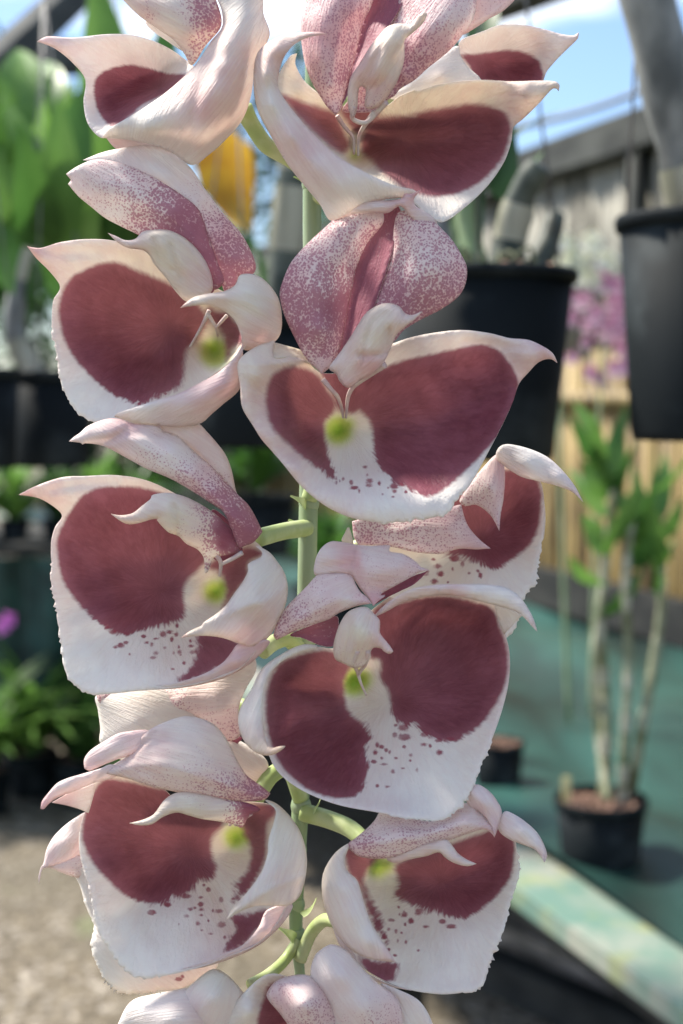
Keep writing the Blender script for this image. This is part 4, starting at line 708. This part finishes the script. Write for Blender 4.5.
# teal cloth hanging on the fence behind the bench
mb = MB(); vs = []; fs = []; n = 220
for i in range(n+1):
    for j in range(7):
        z = .80-.62*j/6+.0; vs.append(along(F0, FENCE_L*i/n, -.10+.02*math.sin(i*.9)+.012*math.sin(i*.37+j), z))
for i in range(n):
    for j in range(6): a = i*7+j; fs.append((a, a+1, a+8, a+7))
mb.add(vs, fs); tag(mb.build('hanging_cloth', M['teal'], None), 'teal shade cloth hanging low against the tan cane fence', 'cloth')
mb = MB(); box(mb, along(F0, FENCE_L/2, -.15, .83), (FENCE_L, .035, .14), AZ)  # near-black strip added to stand in for the shadow gap beneath the fence
tag(mb.build('fence_shadow_strip', M['darkwood'], None, smooth=False), 'dark strip standing in for the shadow gap at the foot of the tan cane fence above the teal cloth', 'shadow strip')
# timbers on the ground below the bench
g0 = at(480, 905, 3.75); g0.z = .07
beam('ground_timber', (.10, 4.1, .06), (.98, 2.95, .06), .13, .12, M['logwood'], 'weathered brown timber lying on the ground under the bench edge', 'timber')
beam('ground_timber', (.32, 3.55, .05), (1.0, 2.7, .05), .08, .10, M['darkwood'], 'dark narrow timber lying in front of the brown one on the ground', 'timber')

# ------------------------------------------------------------------ pots
def pot(parent, c, r, h, taper=.82, rimh=.022, name='pot', tilt=None, mat='blackpot', soil=True):
    m = Matrix.Translation(Vector(c)) @ (tilt or Matrix.Identity(4)); rb = r*taper; t = .0035
    mb = MB(); lathe(mb, None, [(0.001, .004), (rb*.6, 0), (rb*.97, 0), (rb, .006), (r*.955, h-rimh), (r*.955-t, h-rimh), (rb-t, .01), (0.001, .01)], 44, mtx=m)
    p = mb.build(name, M[mat], parent, Vector(c))
    mb = MB(); lathe(mb, None, [(r*.94, h-rimh*1.02), (r, h-rimh), (r*1.012, h-rimh*.5), (r*1.012, h-.003), (r*.99, h), (r*.965, h-.002), (r*.955, h-rimh*.9)], 44, mtx=m)
    mb.build('rim', M[mat], p)
    if soil:
        mb = MB(); vs = []; 
        for k in range(int(240)):
            a = random.uniform(0, 6.28); rr = r*.84*math.sqrt(random.random()); q = m @ Vector((rr*math.cos(a), rr*math.sin(a), h-rimh*.9-.004+random.uniform(0, .010)))
            s_ = r*random.uniform(.05, .11); rot = Matrix.Rotation(random.uniform(0, 6), 4, Vector((random.random(), random.random(), random.random()+.01)).normalized())
            box(mb, None, (s_*1.6, s_, s_*.6), mtx=Matrix.Translation(q) @ rot)
        lathe(mb, None, [(0.001, h-rimh-.004), (r*.95, h-rimh-.006)], 24, mtx=m)
        mb.build('bark_mix', M['soil'], parent)
    return m
def canes(parent, P, r, mat='cane', sheath=False, name='cane'):
    """a jointed cane: swollen between its nodes"""
    C = catmull([list(p) for p in P], 8); n = len(C); Ltot = sum((Vector(C[i+1])-Vector(C[i])).length for i in range(n-1)); mb = MB(); nn = max(3, int(Ltot/(r*3.6)))
    Q = []; R_ = []
    for i in range(nn*5+1):
        t = i/(nn*5); x = t*(n-1); k = min(int(x), n-2); f = x-k; Q.append(Vector(C[k]).lerp(Vector(C[k+1]), f))
        R_.append(r*(.90+.14*math.sin(math.pi*((i % 5)/5)))*(1.06 if i % 5 == 0 else 1)*(1-.35*t))
    tube(mb, Q, R_, 14, 1); o = mb.build(name, M[mat], parent, Vector(P[0]))
    if sheath:
        for i in range(0, nn*5-4, 5):
            if random.random() < .4:
                seg = Q[i:i+5]; rr = [R_[j]*(1.03+.012*(j-i)) for j in range(i, i+5)]; mb = MB(); tube(mb, seg, rr, 14, 1, cap=False); mb.build('sheath', M['sheath'], o)
    return o
def wires(parent, m, r, h, top_z, apex=None, n=3):
    c = m @ Vector((0, 0, h)); ap = apex or Vector((c.x, c.y, c.z+.45))
    for k in range(n):
        a = k*2*math.pi/n+.4; p = m @ Vector((r*.98*math.cos(a), r*.98*math.sin(a), h-.004)); mb = MB(); tube(mb, [p, ap], [.0011, .0011], 6, 1); mb.build('wire', M['wire'], parent, p)
    mb = MB(); tube(mb, [ap, Vector((ap.x, ap.y, top_z))], [.0016, .0016], 6, 1); mb.build('hanger', M['wire'], parent, ap)

# right pot
c = at(706, 440, 1.0); po = thing('hanging_pot', c, 'black hanging pot at the right edge holding a thick grey cane', 'hanging pot', 'black pots hanging above the bench')
m = pot(po, c, .066, .158, .80, .010)
canes(po, [at(712, 230, 1.0), at(694, 165, .99), at(672, 90, .98), at(650, 10, .97), at(630, -70, .96)], .0255, sheath=True)
canes(po, [at(735, 230, 1.02), at(742, 120, 1.03), at(760, 0, 1.05)], .015)
wires(po, m, .066, .158, 2.5, at(652, -260, .98))
# middle pot
c = at(478, 458, 1.1); po = thing('hanging_pot', c, 'large black hanging pot behind the centre flower with stubby silvery backbulbs', 'hanging pot', 'black pots hanging above the bench')
m = pot(po, c, .0755, .145, .78, .009)
canes(po, [at(505, 292, 1.1), at(510, 240, 1.1), at(522, 195, 1.09), at(540, 165, 1.08)], .0150, 'darkcane', True, 'backbulb')
canes(po, [at(520, 292, 1.13), at(545, 250, 1.14), at(556, 215, 1.15)], .012, 'darkcane', False, 'backbulb')
canes(po, [at(485, 292, 1.12), at(468, 230, 1.13), at(462, 170, 1.13), at(470, 120, 1.13)], .010, 'stem', False, 'backbulb')
canes(po, [at(450, 292, 1.08), at(440, 230, 1.08), at(428, 150, 1.09)], .009, 'cane', True, 'backbulb')
for k in range(14):
    a = random.uniform(0, 6.28); x0 = 470+random.uniform(-30, 60); mb = MB()
    tube(mb, [at(x0, 288, 1.1), at(x0+random.uniform(-20, 20), 262+random.uniform(-20, 5), 1.08), at(x0+random.uniform(-40, 40), 275, 1.07)], [.0018, .0014, .0006], 6, 5); mb.build('root', M['palecane'], po)
for (a0, b0, w_) in (((470, 130), (500, 60), .02), ((470, 125), (560, 30), .022), ((470, 120), (440, 20), .02), ((480, 200), (560, 110), .02), ((505, 250), (545, 150), .024), ((470, 280), (500, 120), .026), ((480, 150), (520, 20), .03), ((470, 140), (535, 85), .024), ((450, 280), (475, 190), .02), ((480, 100), (500, -20), .035), ((500, 200), (505, 90), .03), ((470, 160), (530, 100), .015)):
    mb = MB(); blade(mb, at(*a0, 1.13), at(*b0, 1.16), w_, .12); mb.build('leaf', M['darkleaf'], po)
wires(po, m, .0755, .145, 2.5)
# pot behind the left flowers
c = at(262, 446, 1.45); po = thing('hanging_pot', c, 'black hanging pot glimpsed between the flowers under a grey jointed cane', 'hanging pot', 'black pots hanging above the bench')
m = pot(po, c, .092, .135, .80, .016)
canes(po, [at(286, 330, 1.45), at(284, 270, 1.45), at(289, 210, 1.44), at(294, 150, 1.43), at(300, 90, 1.42)], .0195, 'darkcane', True)
mb = MB(); blade(mb, at(226, 128, 1.9), at(250, 236, 1.86), .088, .1, shape=.45, fold=.5, side=Vector((1, .5, .25))); o = mb.build('leaf', M['yellowleaf'], po); o['label'] = 'yellow orange ageing leaf'
mb = MB(); blade(mb, at(262, 310, 1.5), at(225, 200, 1.5), .03, .1); mb.build('leaf', M['leaf'], po)
wires(po, m, .092, .135, 2.5, at(235, 20, 1.5))
# left pots
for (px, pb, Yd, r_, h_, lab) in ((52, 466, 1.75, .054, .118, 'black hanging pot at left with a pale jointed cane and broad banana-like leaves'), (-22, 468, 1.62, .050, .115, 'black hanging pot cut by the left edge of the photo')):
    c = at(px, pb, Yd); po = thing('hanging_pot', c, lab, 'hanging pot', 'black pots hanging above the bench'); m = pot(po, c, r_, h_, .86, .012)
    if px > 0:
        canes(po, [at(36, 375, Yd), at(14, 330, Yd), at(20, 280, Yd), at(34, 235, Yd)], .0150, 'cane', True)
        for (a0, b0, w_, mt, dd) in (((34, 240), (85, 85), .085, 'leaf', 0), ((34, 240), (-45, 60), .10, 'leafy', .1), ((50, 250), (60, 95), .07, 'leafy', -.05), ((30, 230), (75, 160), .08, 'leaf', .05), ((40, 250), (18, 120), .06, 'leaf', -.1), ((30, 300), (-30, 200), .06, 'leaf', 0)):
            mb = MB(); blade(mb, at(*a0, Yd), at(*b0, Yd+dd), w_, .1, n=12, side=Vector((.9, .4, random.uniform(-.3, .3))), shape=.5); mb.build('leaf', M[mt], po)
    else:
        canes(po, [at(-20, 375, Yd), at(-28, 300, Yd), at(-25, 200, Yd)], .012, 'cane')
        mb = MB(); blade(mb, at(-25, 210, Yd), at(20, 90, Yd), .05, .1, shape=.7); mb.build('leaf', M['leaf'], po)
    if px > 0:
        for k in range(16):
            x1 = random.uniform(-30, 130); y1 = random.uniform(40, 200); x0 = x1+random.uniform(-40, 30); y0 = y1+random.uniform(90, 150)
            mb = MB(); blade(mb, at(x0, y0, Yd+.15), at(x1, y1, Yd+random.uniform(-.05, .3)), random.uniform(.05, .085), random.uniform(.08, .2), n=12, fold=.35, side=Vector((.9, random.uniform(-.5, .9), random.uniform(-.5, .5))), shape=random.uniform(.5, .8)); mb.build('leaf', M[random.choice(('leafy', 'leaf', 'leafy'))], po)
    wires(po, m, r_, h_, 2.5)
# potted cane orchid on the bench
c = at(600, 866, 2.25); c.z = BZ+.012
random.seed(3)
po = thing('potted_orchid', c, 'leafy cane orchid with pale jointed canes, potted in black on the teal bench', 'potted plant')
m = pot(po, c, .074, .105, .84, .016)
TOP = {}
for pts_, rr in (([(604, 800), (606, 740), (604, 680), (600, 620), (606, 560), (614, 490)], .0105), ([(622, 800), (626, 720), (628, 650), (626, 580), (632, 520)], .0085), ([(630, 800), (640, 740), (654, 660), (662, 600), (660, 540), (655, 480)], .0095), ([(608, 800), (598, 730), (594, 660), (598, 610)], .007)):
    canes(po, [at(x, y, 2.25+.04*math.sin(x)) for x, y in pts_], rr, 'palecane', True)
ff = (480, 350, 2.926)
for i, (a0, b0, w_, mt) in enumerate([((360, 350), (262, 190), .025, 'leafy'), ((355, 320), (275, 150), .026, 'leafy'), ((365, 490), (258, 345), .026, 'leaf'), ((365, 340), (428, 160), .024, 'leafy'), ((378, 570), (465, 380), .026, 'leaf'), ((500, 610), (445, 325), .025, 'leaf'),
        ((368, 780), (480, 630), .026, 'leaf'), ((350, 690), (258, 600), .030, 'leaf'), ((525, 640), (505, 440), .027, 'leaf'), ((525, 500), (540, 300), .025, 'leaf'), ((362, 440), (300, 320), .035, 'leaf'), ((370, 420), (420, 250), .025, 'leaf'), ((440, 560), (400, 400), .03, 'leaf'),
        ((530, 620), (470, 480), .04, 'leaf'), ((360, 600), (300, 480), .034, 'leafy'), ((440, 640), (500, 540), .035, 'leaf'), ((355, 380), (330, 180), .027, 'leaf'), ((525, 560), (590, 430), .026, 'leaf')]):
    A_ = at(ff[0]+a0[0]/ff[2], ff[1]+a0[1]/ff[2], 2.25); B_ = at(ff[0]+b0[0]/ff[2], ff[1]+b0[1]/ff[2], 2.25+random.uniform(-.08, .08))
    mb = MB(); blade(mb, A_, B_, w_*1.2, random.uniform(.05, .14), n=12, shape=.62, fold=.15, side=Vector((1, random.uniform(-.3, .3), random.uniform(-.1, .2)))); mb.build('leaf', M['leafy' if i % 3 else 'leaf'], po)
for k in range(8):
    st_ = random.choice(((602, 612), (606, 560), (612, 510), (628, 600), (632, 545), (657, 590), (655, 530), (654, 490)))
    sx_ = random.choice((-1, 1)); x0, y0 = st_[0], st_[1]+random.uniform(-12, 25); ln_ = random.uniform(60, 100); an_ = random.uniform(.2, .75)
    A_ = at(x0, y0, 2.25); B_ = at(x0+sx_*ln_*math.sin(an_), y0-ln_*math.cos(an_), 2.25+random.uniform(-.09, .09))
    mb = MB(); blade(mb, A_, B_, random.uniform(.016, .024), random.uniform(.04, .16), side=Vector((1, random.uniform(-1, 1), random.uniform(-.3, .4)))); mb.build('leaf', M[random.choice(('leafy', 'leaf', 'leafy'))], po)
la = at(566, 812, 2.24); mb = MB(); box(mb, la+Vector((0, 0, .015)), (.013, .003, .085)); mb.build('plant_label', M['tag'], po, smooth=False)
c = at(498, 800, 2.7); c.z = BZ+.012
po = thing('potted_plant', c, 'small black pot of bark with no plant, partly behind the lower centre flower', 'pot'); pot(po, c, .050, .085, .84, .008)

# ------------------------------------------------------------------ blurred flowers beyond
def bloom(parent, c, r, mat, face):
    mb = MB(); f = Vector(face).normalized(); u = f.orthogonal().normalized(); v = f.cross(u); rot = random.uniform(0, 6)
    for k in range(5):
        a = rot+k*1.2566; d = u*math.cos(a)+v*math.sin(a); blade(mb, c, c+d*r+f*r*.15, r*.75, .12, n=6, side=f.cross(d), shape=.8)
    tube(mb, [c, c+f*r*.3], [r*.18, r*.1], 8, 1); mb.build('flower', M[mat], parent, c)
def raceme(label, base, curve, spots_, r, mat, name='flowering_orchid', leaves=()):
    po = thing(name, base, label, 'orchid'); mb = MB(); tube(mb, [Vector(p) for p in curve], [.006, .005, .004, .003][:len(curve)], 8, 6); mb.build('stem', M['stem'], po, curve[0])
    for (x, y, Yd, s_) in spots_:
        bloom(po, at(x, y, Yd), r*s_, mat, (random.uniform(-.4, .4)-.1, -1, random.uniform(-.2, .3)))
    for (a_, b_, w_) in leaves:
        mb = MB(); blade(mb, a_, b_, w_, .15); mb.build('leaf', M['leaf'], po)
    return po
Yp = 3.3
b_ = at(592, 640, Yp); b_.z = BZ+.01
random.seed(5)
raceme('purple pink orchid blooms clustered in front of the corrugated wall at right', b_, [b_, at(596, 520, Yp), at(600, 400, Yp), at(606, 290, Yp)],
       [(random.gauss(603, 19), random.gauss(323, 20), Yp+random.uniform(-.1, .1), random.uniform(.7, 1.1)) for _ in range(22)]+[(600, 380, Yp, .8), (572, 358, Yp, .8), (622, 350, Yp, 1), (585, 300, Yp, 1), (618, 300, Yp, 1.1)], .025, 'purple')
b_ = at(570, 640, Yp-.1); b_.z = BZ+.01
raceme('pale cream yellow orchid blooms above the purple ones against the corrugated wall', b_, [b_, at(560, 450, Yp-.1), at(562, 330, Yp-.1), at(575, 240, Yp-.1)],
       [(random.gauss(574, 17), random.gauss(264, 13), Yp-.1, random.uniform(.6, 1.1)) for _ in range(16)]+[(548, 268, Yp, 1.2), (592, 240, Yp, .9)], .030, 'cream')

# ------------------------------------------------------------------ plants at the left and behind
def tuft(parent, c, n, ln, wd, mat, spread=1.0, name='leaf', up=.9):
    mb = MB()
    for k in range(n):
        a = random.uniform(0, 6.28); el = random.uniform(.25, 1.3)*up; d = Vector((math.cos(a)*math.cos(el)*spread, math.sin(a)*math.cos(el)*spread, math.sin(el))); L_ = ln*random.uniform(.6, 1.15)
        b0 = Vector(c)+Vector((math.cos(a)*.01, math.sin(a)*.01, 0)); blade(mb, b0, b0+d*L_, wd*random.uniform(.7, 1.2), .18, n=6)
    return mb.build(name, M[mat], parent, c)
# bench at the left carrying low plants
LB = thing('side_bench', (-1.9, 5.6, 0), 'bench skirted in teal cloth at left carrying low green plants', 'bench')
mb = MB(); vs = []; fs = []; n = 120
for i in range(n+1):
    x = -3.6+2.75*i/n
    for j, z in enumerate((.90, .75, .6, .45, .36)): vs.append((x, 5.35+.02*math.sin(i*.8)+.012*math.sin(i*.31+j), z))
for i in range(n):
    for j in range(4): a = i*5+j; fs.append((a, a+1, a+6, a+5))
mb.add(vs, fs); mb.build('skirt', M['teal'], LB)
mb = MB(); box(mb, (-2.22, 5.75, .925), (2.8, .84, .04)); mb.build('bench_top', M['darkwood'], LB, smooth=False)
for x in (-3.4, -2.3, -1.0):
    for y in (5.45, 6.05): mb = MB(); box(mb, (x, y, .4525), (.07, .07, .905)); mb.build('leg', M['darkwood'], LB, smooth=False)
random.seed(11)
kinds = [('leafy', 'bushy light green potted plant'), ('leaf', 'mid green potted plant'), ('darkleaf', 'dark green potted plant')]
where = ['at the left end of the teal skirted bench', 'second from the left end of the teal skirted bench', 'third from the left end of the teal skirted bench', 'fourth from the left end of the teal skirted bench', 'fifth from the left end of the teal skirted bench', 'sixth from the left end of the teal skirted bench', 'seventh from the left end of the teal skirted bench', 'at the right end of the teal skirted bench']
for i in range(8):
    x = -1.95+i*.16; c = Vector((x, 5.6+random.uniform(-.1, .1), .946)); kd = kinds[i % 3] if i != 4 else kinds[0]
    po = thing('potted_plant', c, kd[1]+' '+where[i], 'potted plant', 'low plants on the left bench'); pot(po, c, .06, .08, .84, .01, soil=False)
    tuft(po, c+Vector((0, 0, .07)), 56, .30, .04, kd[0], 1.0, 'foliage')
# plants and pots on the ground at the left
for i, (x, y, s_, mt, lab) in enumerate([(-1.30, 5.0, .42, 'leafy', 'arching green plant in a pot on the gravel edge at far left'), (-.98, 5.15, .36, 'darkleaf', 'dark green plant in a pot beside the arching one on the gravel edge'), (-.72, 5.0, .30, 'leaf', 'low green potted plant on the gravel edge nearest the flower spike'), (-1.18, 5.25, .5, 'leafy', 'taller light green potted plant behind the others on the gravel edge')]):
    c = Vector((x, y, .0)); po = thing('potted_plant', c, lab, 'potted plant', 'potted plants on the gravel edge'); pot(po, c, .10, .17, .82, .02); tuft(po, c+Vector((0, 0, .15)), 60, s_, .05, mt, 1.1, 'foliage')
    if i == 0:
        for q_ in ((8, 620), (2, 627)): bloom(po, at(q_[0], q_[1], 4.95), .032, 'magenta', (0, -1, .2))
# hanging greenery behind the flowers
random.seed(21)
for i, (px, py, Yd, n, ln, wd, mt, lab) in enumerate([
    (255, 470, 2.6, 60, .17, .03, 'leaf', 'green potted plant seen through the gap left of the flower spike'),
    (232, 560, 3.2, 50, .2, .035, 'darkleaf', 'dark green potted plant low in the gap beside the flower spike'),
    (330, 560, 3.0, 50, .2, .035, 'leaf', 'green potted plant directly behind the middle of the flower spike')]):
    c = at(px, py+20, Yd); base = Vector((c.x, c.y, c.z-.12))
    po = thing('hanging_plant', base, lab, 'hanging plant'); m = pot(po, base, .075, .11, .84, .012, soil=False); tuft(po, c, n, ln, wd, mt, 1.1, 'foliage', 1.0); wires(po, m, .075, .11, 2.5)
# trees and shrubs behind
def tree(name, base, h, cr_r, n, lw, mat, label, cat='tree', group=None, low=.35, tr=.06, dens=1.0):
    base = Vector(base); po = thing(name, base, label, cat, group); mb = MB()
    tops = []
    tube(mb, [base, base+Vector((random.uniform(-.1, .1), 0, h*.4)), base+Vector((random.uniform(-.2, .2), 0, h*.8))], [tr, tr*.75, tr*.35], 9, 5)
    for k in range(9):
        a = random.uniform(0, 6.28); z0 = h*random.uniform(.25, .7); s_ = base+Vector((0, 0, z0)); e = s_+Vector((math.cos(a)*cr_r*.7, math.sin(a)*cr_r*.7, h*random.uniform(.12, .3))); tube(mb, [s_, s_.lerp(e, .5)+Vector((0, 0, .05*h)), e], [tr*.4, tr*.25, tr*.1], 6, 4); tops.append(e)
    mb.build('trunk', M['bark'], po, base); mb = MB()
    cl = [(base+Vector((random.gauss(0, cr_r*.45), random.gauss(0, cr_r*.35), h*random.uniform(low, 1.0))), cr_r*random.uniform(.22, .4)) for _ in range(16)]+[(t, cr_r*.3) for t in tops]
    for k in range(n):
        c, rr = random.choice(cl); d = Vector((random.gauss(0, 1), random.gauss(0, 1), random.gauss(0, 1))).normalized()*rr*random.random()**.4
        p = c+d; e = Vector((random.uniform(-1, 1), random.uniform(-1, 1), random.uniform(-.9, .5))).normalized(); blade(mb, p, p+e*lw*random.uniform(2, 3.2), lw, .1, n=3)
    mb.build('crown', M[mat], po, base+Vector((0, 0, h*.5))); return po
random.seed(31)
tree('shrub', (-2.3, 8.0, 0), 2.6, .9, 1500, .07, 'leaf', 'broad green shrub beyond the left bench at the photo left edge', 'shrub')
tree('shrub', (-1.2, 8.6, 0), 2.3, .9, 1500, .07, 'darkleaf', 'dark green shrub beyond the bench between the two left shrubs', 'shrub')
tree('shrub', (-.35, 9.3, 0), 2.5, .9, 1400, .07, 'leaf', 'mid green shrub far behind the centre of the flower spike', 'shrub')
tree('tree', (-3.4, 13, 0), 5.0, 1.6, 1500, .13, 'darkleaf', 'tall dark tree far behind at the left edge', 'tree', None, .3, .1)
tree('tree', (-.6, 14, 0), 4.6, 1.7, 1500, .13, 'darkleaf', 'dark tree far behind the top of the flower spike', 'tree', None, .3, .1)
tree('tree', (.9, 11.5, 0), 3.6, 1.1, 1100, .10, 'leaf', 'green tree beyond the wall behind the upper centre flower', 'tree', None, .3, .08)
# broad leaved plant hanging high at the left
c = at(118, 330, 2.1); po = thing('hanging_plant', c, 'broad leaved green plant hanging high between the two upper left flowers', 'hanging plant'); m = pot(po, c, .05, .08, .84, .012, soil=False)
for (a0, b0, w_, mt) in (((118, 300), (95, -30), .11, 'leafy'), ((118, 300), (150, 120), .09, 'leaf'), ((118, 290), (50, 110), .08, 'leaf'), ((118, 300), (175, 200), .07, 'darkleaf'), ((120, 300), (118, 100), .10, 'leaf'), ((118, 300), (170, 0), .08, 'leaf'), ((112, 300), (75, 200), .07, 'leafy')):
    mb = MB(); blade(mb, at(*a0, 2.1), at(*b0, 2.1+random.uniform(-.1, .1)), w_, .08, n=12, side=Vector((1, .4, random.uniform(-.3, .3))), shape=.8); mb.build('leaf', M[mt], po)
wires(po, m, .05, .08, 2.5)
